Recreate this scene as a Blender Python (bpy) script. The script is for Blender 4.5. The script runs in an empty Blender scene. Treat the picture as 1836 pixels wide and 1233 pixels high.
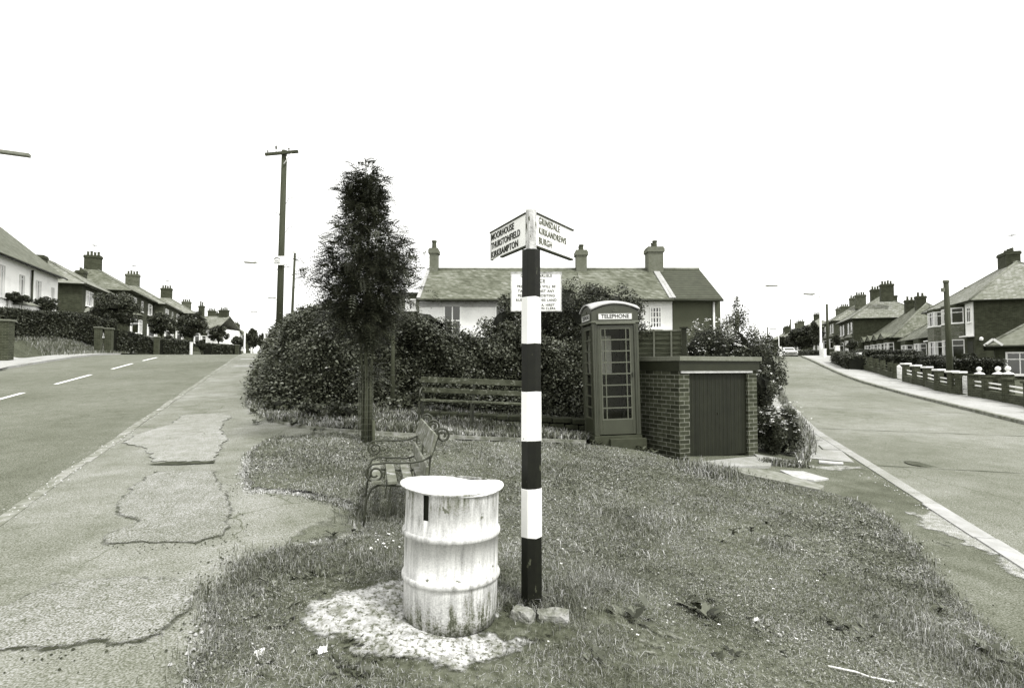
import bpy, bmesh, math, random
import numpy as np
from mathutils import Vector, Matrix, Euler
from mathutils.geometry import delaunay_2d_cdt
C = bpy.context.scene
COL = C.collection
R = math.radians
rng = np.random.default_rng(7)
random.seed(7)

# ---------------------------------------------------------------- camera
F_PX = 1020.0; CX = 918.0; CY = 616.5; PITCH = R(2.25); EYE = 1.6
cam_d = bpy.data.cameras.new('camera'); cam = bpy.data.objects.new('camera', cam_d); COL.objects.link(cam)
cam_d.sensor_width = 36.0; cam_d.lens = 36.0 * F_PX / 1836.0
cam_d.clip_start = 0.05; cam_d.clip_end = 3000
cam.location = (0, 0, EYE); cam.rotation_euler = (R(90) + PITCH, 0, 0)
C.camera = cam
C.render.resolution_x = 1024; C.render.resolution_y = 687

# ---------------------------------------------------------------- world, sun, exposure
SUN_EL = R(55); SUN_AZ = R(128)          # azimuth clockwise from +Y: behind the camera, to its right
w = bpy.data.worlds.new('World'); C.world = w; w.use_nodes = True
nt = w.node_tree; nt.nodes.clear()
sky = nt.nodes.new('ShaderNodeTexSky'); sky.sky_type = 'NISHITA'; sky.sun_disc = False
sky.sun_elevation = SUN_EL; sky.sun_rotation = SUN_AZ; sky.dust_density = 6; sky.air_density = 1
bw = nt.nodes.new('ShaderNodeRGBToBW'); mx = nt.nodes.new('ShaderNodeMath'); mx.operation = 'MAXIMUM'; mx.inputs[1].default_value = 6.6
mn = nt.nodes.new('ShaderNodeMath'); mn.operation = 'MINIMUM'; mn.inputs[1].default_value = 10.0
tint = nt.nodes.new('ShaderNodeMixRGB'); tint.blend_type = 'MULTIPLY'; tint.inputs[0].default_value = 1; tint.inputs[2].default_value = (1, 1, 0.97, 1)
bg = nt.nodes.new('ShaderNodeBackground'); bg.inputs[1].default_value = 0.15
wo = nt.nodes.new('ShaderNodeOutputWorld')
nt.links.new(sky.outputs[0], bw.inputs[0]); nt.links.new(bw.outputs[0], mx.inputs[0]); nt.links.new(mx.outputs[0], mn.inputs[0])
nt.links.new(mn.outputs[0], tint.inputs[1]); nt.links.new(tint.outputs[0], bg.inputs[0]); nt.links.new(bg.outputs[0], wo.inputs[0])
sd = bpy.data.lights.new('sun', 'SUN'); sd.energy = 2.2; sd.angle = R(10); sd.color = (1, 0.995, 0.97)
so = bpy.data.objects.new('sun', sd); COL.objects.link(so)
dv = Vector((math.sin(SUN_AZ) * math.cos(SUN_EL), math.cos(SUN_AZ) * math.cos(SUN_EL), math.sin(SUN_EL)))
so.rotation_euler = dv.to_track_quat('Z', 'Y').to_euler()
C.view_settings.view_transform = 'Standard'; C.view_settings.look = 'None'
C.view_settings.exposure = 0.74; C.view_settings.gamma = 1.0
C.cycles.max_bounces = 5; C.cycles.transparent_max_bounces = 12

# ---------------------------------------------------------------- terrain
def ss(a, b, x):
    t = np.clip((x - a) / (b - a), 0, 1); return t * t * (3 - 2 * t)
_y = np.arange(-20, 400, 0.5)
_gl = np.interp(_y, [0, 27, 40, 200, 400], [.0775, .0775, .012, .012, .0])
_zl = np.cumsum(_gl) * .5; _zl += -.15 - np.interp(0, _y, _zl)
_zr = np.interp(_y, [-20, 0, 15.8, 23.7, 29.7, 35, 42, 50, 120, 400], [-1.6, -.70, .07, .48, .87, 1.45, 2.38, 2.55, 3.3, 4.5])
_zr = np.convolve(np.pad(_zr, 4, 'edge'), np.ones(9) / 9, 'valid')
_zh = np.interp(_y, [-20, 0, 14, 20, 30, 44, 51, 63, 76, 100, 150, 400], [-1.6, -.7, 0, .35, .9, 1.45, 1.9, 2.7, 3.1, 3.7, 4.6, 6])
AL = (-.369, .929); NL = (-.929, -.369); AR = (.2665, .9638); NR = (.9638, -.2665)
def vL(x, y): return x * NL[0] + y * NL[1]
def uR(x, y):
    xb = x - .2 * np.maximum(0, y - 42); return xb * NR[0] + y * NR[1]
def zf(x, y):
    x = np.asarray(x, float); y = np.asarray(y, float)
    zl = np.interp(y, _y, _zl); zr = np.interp(y, _y, _zr); zh = np.interp(y, _y, _zh)
    v = vL(x, y); u = uR(x, y)
    far = ss(40, 60, y)
    zl = zl + .85 * ss(12.0, 13.6, v) * ss(10, 20, y) + .5 * ss(14, 18, v) * ss(10, 20, y) + .5 * far * ss(12, 18, v)
    b = ss(11.9, 19, u); zr = zr * (1 - b) + zh * b
    xl = -1.6 - .12 * y; xr = 2.6 + .2765 * y
    t = np.clip((x - xl) / (xr - xl), 0, 1)
    z = zl * (1 - t) + zr * t
    z = z + .115 * np.exp(-(((x + .1) / 1.5) ** 2 + ((y - 3.7) / 1.6) ** 2))
    return z
_cp, _sp = math.cos(PITCH), math.sin(PITCH)
def ray(px, py):
    a = (px - CX) / F_PX; b = -(py - CY) / F_PX
    return Vector((a, _cp - b * _sp, _sp + b * _cp))
def G(px, py, dz=0.0):
    """ground point under photo pixel"""
    d = ray(px, py); t = 1.0; last = None
    while t < 300:
        x, y, z = d.x * t, d.y * t, EYE + d.z * t
        g = float(zf(x, y))
        if z <= g + dz:
            lo, hi = last, t
            for _ in range(18):
                m = (lo + hi) / 2
                if EYE + d.z * m <= float(zf(d.x * m, d.y * m)) + dz: hi = m
                else: lo = m
            return Vector((d.x * hi, d.y * hi, EYE + d.z * hi))
        last = t; t *= 1.012
    t = 120 / d.y
    return Vector((d.x * t, 120, float(zf(d.x * t, 120))))
def A(px, py, depth):
    d = ray(px, py); t = depth / d.y
    return Vector((d.x * t, depth, EYE + d.z * t))
def gz(x, y): return float(zf(x, y))

# ---------------------------------------------------------------- materials
def tone(v):
    """warm olive toned print: darks are olive, lights nearly neutral"""
    s = math.sqrt(max(v, 0)); r = min(1, .86 + .20 * s); b = min(1, .40 + .78 * s)
    return (v * r, v, v * b, 1)
MATS = {}
def mat(name, v, var=.25, scale=6, rough=.85, bump=0.0, bscale=None, var2=.15, scale2=.7, spec=.25, extra=None, stretch=None, ragged=None):
    if name in MATS: return MATS[name]
    v = v * (v / .18) ** .3 if v < .18 else min(.82, v * (v / .18) ** .14)
    m = bpy.data.materials.new(name); m.use_nodes = True; MATS[name] = m
    n = m.node_tree.nodes; l = m.node_tree.links; bs = n['Principled BSDF']
    bs.inputs['Roughness'].default_value = rough; bs.inputs['Specular IOR Level'].default_value = spec
    tc = n.new('ShaderNodeTexCoord'); src = tc.outputs['Object']
    if stretch:
        mp = n.new('ShaderNodeMapping'); mp.inputs['Scale'].default_value = stretch; l.new(src, mp.inputs[0]); src2 = mp.outputs[0]
    else: src2 = src
    n1 = n.new('ShaderNodeTexNoise'); n1.inputs['Scale'].default_value = scale; n1.inputs['Detail'].default_value = 6; l.new(src2, n1.inputs[0])
    n2 = n.new('ShaderNodeTexNoise'); n2.inputs['Scale'].default_value = scale2; n2.inputs['Detail'].default_value = 4; l.new(src, n2.inputs[0])
    r1 = n.new('ShaderNodeMapRange'); r1.inputs[1].default_value = .3; r1.inputs[2].default_value = .7; r1.inputs[3].default_value = 1 - var; r1.inputs[4].default_value = 1 + var
    r2 = n.new('ShaderNodeMapRange'); r2.inputs[1].default_value = .3; r2.inputs[2].default_value = .7; r2.inputs[3].default_value = 1 - var2; r2.inputs[4].default_value = 1 + var2
    l.new(n1.outputs[0], r1.inputs[0]); l.new(n2.outputs[0], r2.inputs[0])
    mu = n.new('ShaderNodeMath'); mu.operation = 'MULTIPLY'; l.new(r1.outputs[0], mu.inputs[0]); l.new(r2.outputs[0], mu.inputs[1])
    out = mu.outputs[0]
    if extra: out = extra(n, l, src, out, bs)
    V_ = mathn(n, l, 'MINIMUM', mathn(n, l, 'MAXIMUM', mathn(n, l, 'MULTIPLY', out, v), .002), .85); sq = mathn(n, l, 'SQRT', V_)
    rr = mathn(n, l, 'MULTIPLY', V_, mathn(n, l, 'MINIMUM', mathn(n, l, 'MULTIPLY_ADD', sq, .27, .86), 1.0))
    bb = mathn(n, l, 'MULTIPLY', V_, mathn(n, l, 'MINIMUM', mathn(n, l, 'MULTIPLY_ADD', sq, 1.05, .38), .97))
    cb = n.new('ShaderNodeCombineColor'); l.new(rr, cb.inputs[0]); l.new(V_, cb.inputs[1]); l.new(bb, cb.inputs[2]); l.new(cb.outputs[0], bs.inputs['Base Color'])
    if ragged:
        at = n.new('ShaderNodeAttribute'); at.attribute_name = 'edge'
        q = mathn(n, l, 'ADD', at.outputs['Fac'], mathn(n, l, 'MULTIPLY', mathn(n, l, 'SUBTRACT', noise(n, l, src, ragged[1], 6, .62), .5), ragged[0] * 3.2))
        l.new(step(n, l, q, ragged[0] * .4 - .006, ragged[0] * .4 + .006 + ragged[2]), bs.inputs['Alpha'])
    if bump:
        bp = n.new('ShaderNodeBump'); bp.inputs['Strength'].default_value = bump; bp.inputs['Distance'].default_value = .02
        if bscale:
            n3 = n.new('ShaderNodeTexNoise'); n3.inputs['Scale'].default_value = bscale; n3.inputs['Detail'].default_value = 5; l.new(src, n3.inputs[0]); l.new(n3.outputs[0], bp.inputs['Height'])
        else: l.new(out, bp.inputs['Height'])
        l.new(bp.outputs[0], bs.inputs['Normal'])
    return m
def mathn(n, l, op, a, b=None, c=None):
    x = n.new('ShaderNodeMath'); x.operation = op
    for i, q in enumerate((a, b, c)):
        if q is None: continue
        if isinstance(q, (int, float)): x.inputs[i].default_value = q
        else: l.new(q, x.inputs[i])
    return x.outputs[0]
def mixv(n, l, fac, a, b):     # a*(1-f)+b*f
    x = n.new('ShaderNodeMix'); x.data_type = 'FLOAT'
    for i, q in ((0, fac), (2, a), (3, b)):
        if isinstance(q, (int, float)): x.inputs[i].default_value = q
        else: l.new(q, x.inputs[i])
    return x.outputs[0]
def noise(n, l, src, scale, det=4, rough=.5):
    x = n.new('ShaderNodeTexNoise'); x.inputs['Scale'].default_value = scale; x.inputs['Detail'].default_value = det; x.inputs['Roughness'].default_value = rough
    l.new(src, x.inputs[0]); return x.outputs[0]
def step(n, l, v, a, b, lo=0, hi=1):
    x = n.new('ShaderNodeMapRange'); x.inputs[1].default_value = a; x.inputs[2].default_value = b; x.inputs[3].default_value = lo; x.inputs[4].default_value = hi
    l.new(v, x.inputs[0]); return x.outputs[0]
def ex_tarmac(speck=.5, sscale=140, crack=.35, cscale=.7, cw=.012):
    def f(n, l, src, out, bs):
        s = noise(n, l, src, sscale, 2); s = step(n, l, s, .35, .68, 1 - speck, 1 + speck)
        out = mathn(n, l, 'MULTIPLY', out, s)
        nz = n.new('ShaderNodeTexNoise'); nz.inputs['Scale'].default_value = 1.2; nz.inputs['Detail'].default_value = 5; l.new(src, nz.inputs[0])
        ad = n.new('ShaderNodeVectorMath'); ad.operation = 'MULTIPLY_ADD'; l.new(nz.outputs[1], ad.inputs[0]); ad.inputs[1].default_value = (.9, .9, .9); l.new(src, ad.inputs[2])
        vo = n.new('ShaderNodeTexVoronoi'); vo.feature = 'DISTANCE_TO_EDGE'; vo.inputs['Scale'].default_value = cscale; l.new(ad.outputs[0], vo.inputs[0])
        c = step(n, l, vo.outputs[0], 0, cw, 1 - crack, 1)
        mk = step(n, l, noise(n, l, src, .45, 2), .48, .56, 0, 1)
        c = mixv(n, l, mk, 1.0, c)
        return mathn(n, l, 'MULTIPLY', out, c)
    return f
def ex_brick(bw_=.225, bh=.075, mortar=.35, mort_hi=2.2, var=.5, msize=.01):
    def f(n, l, src, out, bs):
        sp = n.new('ShaderNodeSeparateXYZ'); l.new(src, sp.inputs[0])
        sx = mathn(n, l, 'ADD', sp.outputs[0], sp.outputs[1])
        cb = n.new('ShaderNodeCombineXYZ'); l.new(sx, cb.inputs[0]); l.new(sp.outputs[2], cb.inputs[1])
        br = n.new('ShaderNodeTexBrick'); l.new(cb.outputs[0], br.inputs[0])
        br.inputs['Scale'].default_value = 1; br.inputs['Brick Width'].default_value = bw_; br.inputs['Row Height'].default_value = bh
        br.inputs['Mortar Size'].default_value = msize; br.inputs['Mortar Smooth'].default_value = .1
        br.inputs['Color1'].default_value = (1 - var,) * 3 + (1,); br.inputs['Color2'].default_value = (1 + var * .6,) * 3 + (1,)
        br.inputs['Mortar'].default_value = (mort_hi,) * 3 + (1,)
        s = n.new('ShaderNodeSeparateColor'); l.new(br.outputs[0], s.inputs[0])
        o = mathn(n, l, 'MULTIPLY', out, s.outputs[0])
        bp = n.new('ShaderNodeBump'); bp.inputs['Strength'].default_value = .5; bp.inputs['Distance'].default_value = .01; bp.invert = True
        l.new(br.outputs['Fac'], bp.inputs['Height']); l.new(bp.outputs[0], bs.inputs['Normal'])
        return o
    return f
def ex_slate(bw_=.3, bh=.2, var=.35, line=.5, kz=1.0):
    def f(n, l, src, out, bs):
        sp = n.new('ShaderNodeSeparateXYZ'); l.new(src, sp.inputs[0])
        sx = mathn(n, l, 'ADD', sp.outputs[0], sp.outputs[1])
        cb = n.new('ShaderNodeCombineXYZ'); l.new(sx, cb.inputs[0]); l.new(sp.outputs[2], cb.inputs[1])
        br = n.new('ShaderNodeTexBrick'); l.new(cb.outputs[0], br.inputs[0])
        br.inputs['Scale'].default_value = 1; br.inputs['Brick Width'].default_value = bw_; br.inputs['Row Height'].default_value = bh * kz
        br.inputs['Mortar Size'].default_value = .012; br.inputs['Mortar Smooth'].default_value = .3
        br.inputs['Color1'].default_value = (1 - var,) * 3 + (1,); br.inputs['Color2'].default_value = (1 + var,) * 3 + (1,)
        br.inputs['Mortar'].default_value = (line,) * 3 + (1,)
        s = n.new('ShaderNodeSeparateColor'); l.new(br.outputs[0], s.inputs[0])
        return mathn(n, l, 'MULTIPLY', out, s.outputs[0])
    return f
def ex_rows(bh=.28, line=.35):
    def f(n, l, src, out, bs):
        sp = n.new('ShaderNodeSeparateXYZ'); l.new(src, sp.inputs[0])
        fr = mathn(n, l, 'FRACT', mathn(n, l, 'DIVIDE', sp.outputs[2], bh))
        return mathn(n, l, 'MULTIPLY', out, step(n, l, fr, .0, .45, line, 1.1))
    return f
def ex_planks(w_=.1, line=.35, axis=0):
    def f(n, l, src, out, bs):
        sp = n.new('ShaderNodeSeparateXYZ'); l.new(src, sp.inputs[0])
        q = mathn(n, l, 'DIVIDE', sp.outputs[axis], w_); fr = mathn(n, l, 'FRACT', q)
        ed = step(n, l, mathn(n, l, 'ABSOLUTE', mathn(n, l, 'SUBTRACT', fr, .5)), .42, .5, 1, line)
        wn = n.new('ShaderNodeTexWhiteNoise'); wn.noise_dimensions = '1D'; l.new(mathn(n, l, 'FLOOR', q), wn.inputs['W'])
        vv = step(n, l, wn.outputs[0], 0, 1, .8, 1.2)
        return mathn(n, l, 'MULTIPLY', mathn(n, l, 'MULTIPLY', out, ed), vv)
    return f
def ex_chips(amount=.62, dark=.12, scale=9, stretch=(1, 1, .35)):
    """weathered paint: flaked patches that show what is underneath"""
    def f(n, l, src, out, bs):
        mp = n.new('ShaderNodeMapping'); mp.inputs['Scale'].default_value = stretch; l.new(src, mp.inputs[0])
        s = noise(n, l, mp.outputs[0], scale, 8, .65); s = step(n, l, s, amount, amount + .025, 0, 1)
        return mixv(n, l, s, out, dark)
    return f

ASPH = mat('asphalt', .14, .14, 3, .9, .4, 120, .22, .3, extra=ex_tarmac(.6, 75, .3, .35, .008))
CONC = mat('concrete_road', .175, .14, 2.2, .9, .3, 120, .22, .3, extra=ex_tarmac(.55, 75, .4, .22, .006))
PAVE = mat('tarmac_pavement', .185, .22, 2.5, .9, .5, 90, .16, .6, extra=ex_tarmac(.5, 90, .5, .75, .014))
PAVE2 = mat('tarmac_pavement_dark', .12, .25, 3.0, .9, .5, 90, .35, .8, extra=ex_tarmac(.55, 80, .5, 1.1, .014))
GRAV = mat('gravelly_patch', .22, .15, 8, .95, .8, 85, .12, 1.5, extra=ex_tarmac(.62, 85, .3, 1.2, .01), ragged=(.05, 9, .02))
def lime_extra(n, l, src, out, bs):
    a = step(n, l, noise(n, l, src, 9, 7, .65), .46, .60, 1, .45); b = step(n, l, noise(n, l, src, 38, 5, .65), .52, .60, 1, .3)
    return mathn(n, l, 'MULTIPLY', mathn(n, l, 'MULTIPLY', out, a), b)
KERB = mat('kerb_stone', .19, .45, 7, .9, .6, 30)
KERBW = mat('kerb_pale', .30, .15, 7, .9, .3, 30)
FLAG = mat('paving_flag', .27, .15, 3, .9, .2, 60, extra=ex_tarmac(.3, 120, .3, .9, .01))
PAVR = mat('pale_pavement', .30, .1, 4, .9, .2, 60, .1, extra=ex_tarmac(.25, 60, .35, .5, .01))
WPAINT_ROAD = mat('road_paint', .7, .12, 20, .8)
FADED = mat('faded_road_paint', .30, .35, 18, .85, ragged=(.3, 3, .3))
SOIL = mat('soil', .075, .4, 12, .95, .6, 25)
TURF = mat('turf', .075, .45, 14, .95, .7, 40, .3, 1.2); TURFR = mat('turf_ragged', .10, .5, 18, .95, .8, 40, .3, 1.2, ragged=(.07, 7, .0)); SOILR = mat('bed_soil', .06, .4, 12, .95, .6, 25, ragged=(.05, 7, .0))
LIME = mat('lime_dust', .40, .4, 26, .95, .9, 60, .3, 3, extra=lime_extra, ragged=(.10, 7, .05))
EARTH = mat('ground_earth', .085, .3, 5, .95, .4, 20)
WHITEP = mat('white_paint', .80, .04, 10, .5, spec=.4)
WHITEPOST = mat('white_post_paint', .80, .04, 10, .45, spec=.4, extra=ex_chips(.655, .14, 16, (1, 1, .45)))
BLACKPOST = mat('black_post_paint', .012, .4, 20, .5, spec=.25, extra=ex_chips(.635, 14.0, 18, (1, 1, .35)))
WROOM = mat('white_render', .80, .07, 14, .9, .5, 60, .12, .8)
GROOM = mat('grey_render', .09, .12, 30, .9, .5, 60, .12, .6)
BRICKN = mat('kiosk_brick', .062, .3, 9, .85, .2, extra=ex_brick(.225, .075, mort_hi=3.8, var=.5, msize=.006))
BRICKH = mat('house_brick', .058, .22, 3, .9, extra=ex_brick(.225, .075, mort_hi=1.5, var=.4))
BRICKL = mat('light_house_brick', .10, .22, 3, .9, extra=ex_brick(.225, .075, mort_hi=1.4, var=.35))
BRICKW = mat('garden_wall_brick', .06, .25, 4, .9, extra=ex_brick(.225, .075, mort_hi=1.8, var=.4))
TILEH = mat('hung_tile', .16, .2, 5, .8, extra=ex_slate(.17, .11, .3, .4))
SLATE = mat('slate_roof', .19, .22, 4, .75, extra=ex_slate(.26, .13, .3, .45))
SLATE2 = mat('mottled_slate_roof', .135, .28, 4.5, .75, extra=ex_slate(.26, .13, .35, .5), var2=.25, scale2=.8)
TILED = mat('dark_tile_roof', .06, .2, 4, .7, extra=ex_rows(.145, .3))
RIDGE = mat('ridge_tile', .17, .3, 3, .8)
GLASSD = mat('window_glass', .03, .6, 1.5, .08, spec=.9, var2=.5, scale2=.5)
CURT = mat('net_curtain', .5, .15, 4, .9, stretch=(12, 12, .5))
DARKW = mat('dark_trim', .035, .2, 6, .6)
WHITET = mat('white_trim', .78, .05, 6, .5)
POT = mat('chimney_pot', .08, .3, 8, .8)
LEAD = mat('lead_flashing', .3, .2, 8, .6)
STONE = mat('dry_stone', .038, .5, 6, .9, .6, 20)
TIMBER = mat('weathered_timber', .075, .35, 5, .85, .4, 40, stretch=(6, 6, 1))
SLATW = mat('bench_slat_wood', .16, .4, 8, .85, .5, 40, .3, 3, extra=ex_chips(.56, 2.0, 10, (1, 1, 1)))
SLATD = mat('dark_bench_slat', .075, .4, 8, .8, .4, 40, .3, 3, extra=ex_chips(.58, 2.6, 14, (1, 1, 1)))
IRON = mat('wrought_iron', .045, .35, 14, .5, spec=.5)
POLEM = mat('pole_wood', .062, .3, 6, .85, .4, 30, stretch=(8, 8, .5))
BOXRED = mat('phone_box_paint', .062, .1, 5, .38, spec=.5, var2=.12)
BOXREDL = mat('phone_box_bar_paint', .11, .12, 8, .4, spec=.5)
BOXTOP = mat('phone_box_roof_skylit', .34, .25, 7, .5)  # body paint made paler: sky light on the box top put into its colour
DOORG = mat('plank_door_paint', .024, .15, 6, .6, .2, extra=ex_planks(.095, .45))
FASC = mat('fascia_paint', .036, .15, 6, .5)
COPE = mat('coping_concrete', .16, .15, 20, .85, .3, 40)
FENCEB = mat('lap_fence', .085, .35, 5, .85, .3, extra=ex_rows(.12, .5), stretch=(1, 1, 8))
FENCEP = mat('fence_batten', .15, .2, 6, .85)
BARK = mat('bark', .08, .4, 12, .9, .6, 30, stretch=(3, 3, .6))
LEAFD = mat('leaf_dark', .038, .3, 3, .5, spec=.35)
LEAFM = mat('leaf_mid', .065, .3, 3, .5, spec=.4)
LEAFL = mat('leaf_light', .12, .3, 3, .5, spec=.4)
LEAFX = mat('leaf_pale', .24, .25, 3, .55, spec=.4)
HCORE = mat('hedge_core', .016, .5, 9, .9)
PETAL = mat('white_petals', .7, .15, 20, .8)
GR1 = mat('grass_blade_dark', .095, .3, 2, .6, spec=.25, var2=.45, scale2=1.3); GR2 = mat('grass_blade_mid', .19, .3, 2, .6, spec=.25, var2=.4, scale2=1.3)
GR3 = mat('grass_blade_pale', .30, .3, 2, .6, spec=.25, var2=.3, scale2=1.3); GR4 = mat('grass_blade_dry', .42, .2, 2, .7)
LAMPC = mat('concrete_column', .62, .08, 4, .8); LAMPH = mat('lamp_head_metal', .16, .2, 6, .5)
INK = mat('sign_lettering', .03, .3, 30, .7); INKF = mat('faded_lettering', .12, .4, 20, .8)
SIGNW = mat('enamel_sign', .78, .05, 8, .5, extra=ex_chips(.70, .25, 9, (1, 1, 1)))
SIGNE = mat('sign_edge', .045, .4, 30, .7)
RUBB = mat('broken_concrete', .22, .4, 16, .95, 1.0, 30)
CARP = mat('white_car_paint', .7, .03, 3, .25, spec=.6); TYRE = mat('rubber', .02, .2, 9, .8)
def glass():
    m = bpy.data.materials.new('clear_glass'); m.use_nodes = True; n = m.node_tree.nodes; l = m.node_tree.links; n.clear()
    t = n.new('ShaderNodeBsdfTransparent'); t.inputs[0].default_value = (.82, .83, .78, 1); g = n.new('ShaderNodeBsdfGlossy'); g.inputs['Roughness'].default_value = .05; g.inputs['Color'].default_value = (.3, .3, .27, 1)
    f = n.new('ShaderNodeFresnel'); mxs = n.new('ShaderNodeMixShader'); o = n.new('ShaderNodeOutputMaterial')
    l.new(f.outputs[0], mxs.inputs[0]); l.new(t.outputs[0], mxs.inputs[1]); l.new(g.outputs[0], mxs.inputs[2]); l.new(mxs.outputs[0], o.inputs[0]); return m
GLASS = glass()
def drum_mat():
    def f(n, l, src, out, bs):
        # rust streaks running down, grime near the bottom rim, flaked spots
        mp = n.new('ShaderNodeMapping'); mp.inputs['Scale'].default_value = (1, 1, .12); l.new(src, mp.inputs[0])
        s = step(n, l, noise(n, l, mp.outputs[0], 26, 5, .6), .42, .64, 0, .6)
        big = step(n, l, noise(n, l, src, 3.2, 3), .40, .58, .35, 1)
        s = mathn(n, l, 'MULTIPLY', s, big)
        fine = step(n, l, noise(n, l, src, 120, 2), .4, .7, 0, .2); s = mathn(n, l, 'ADD', s, fine)
        sp = n.new('ShaderNodeSeparateXYZ'); l.new(src, sp.inputs[0])
        low = step(n, l, mathn(n, l, 'ADD', sp.outputs[2], mathn(n, l, 'MULTIPLY', noise(n, l, src, 9, 4), .22)), .02, .30, .75, 0)
        gr = step(n, l, noise(n, l, src, 60, 3), .3, .7, .4, 1.2)
        s = mathn(n, l, 'ADD', s, mathn(n, l, 'MULTIPLY', low, gr))
        # a grey weathered patch under the lid
        hi = step(n, l, mathn(n, l, 'ADD', sp.outputs[2], mathn(n, l, 'MULTIPLY', noise(n, l, src, 5, 5), .35)), .76, .95, 0, .6)
        s = mathn(n, l, 'ADD', s, mathn(n, l, 'MULTIPLY', hi, step(n, l, noise(n, l, mp.outputs[0], 14, 6, .7), .35, .6, 0, 1)))
        chips = step(n, l, noise(n, l, src, 13, 7, .55), .665, .685, 0, .8); s = mathn(n, l, 'MAXIMUM', s, chips)
        mp2 = n.new('ShaderNodeMapping'); mp2.inputs['Scale'].default_value = (1, 1, .4); l.new(src, mp2.inputs[0])
        c2 = step(n, l, noise(n, l, mp2.outputs[0], 60, 5, .6), .57, .62, 0, .75); up = step(n, l, sp.outputs[2], .50, .66, 0, 1)
        s = mathn(n, l, 'MAXIMUM', s, mathn(n, l, 'MULTIPLY', mathn(n, l, 'MULTIPLY', c2, up), step(n, l, noise(n, l, src, 6, 2), .45, .6, 0, 1)))
        s = mathn(n, l, 'MINIMUM', s, .92)
        return mathn(n, l, 'MULTIPLY', out, mathn(n, l, 'SUBTRACT', 1.0, s))
    return mat('white_drum_paint', .53, .07, 6, .55, extra=f, spec=.4)
DRUM = drum_mat()


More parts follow.
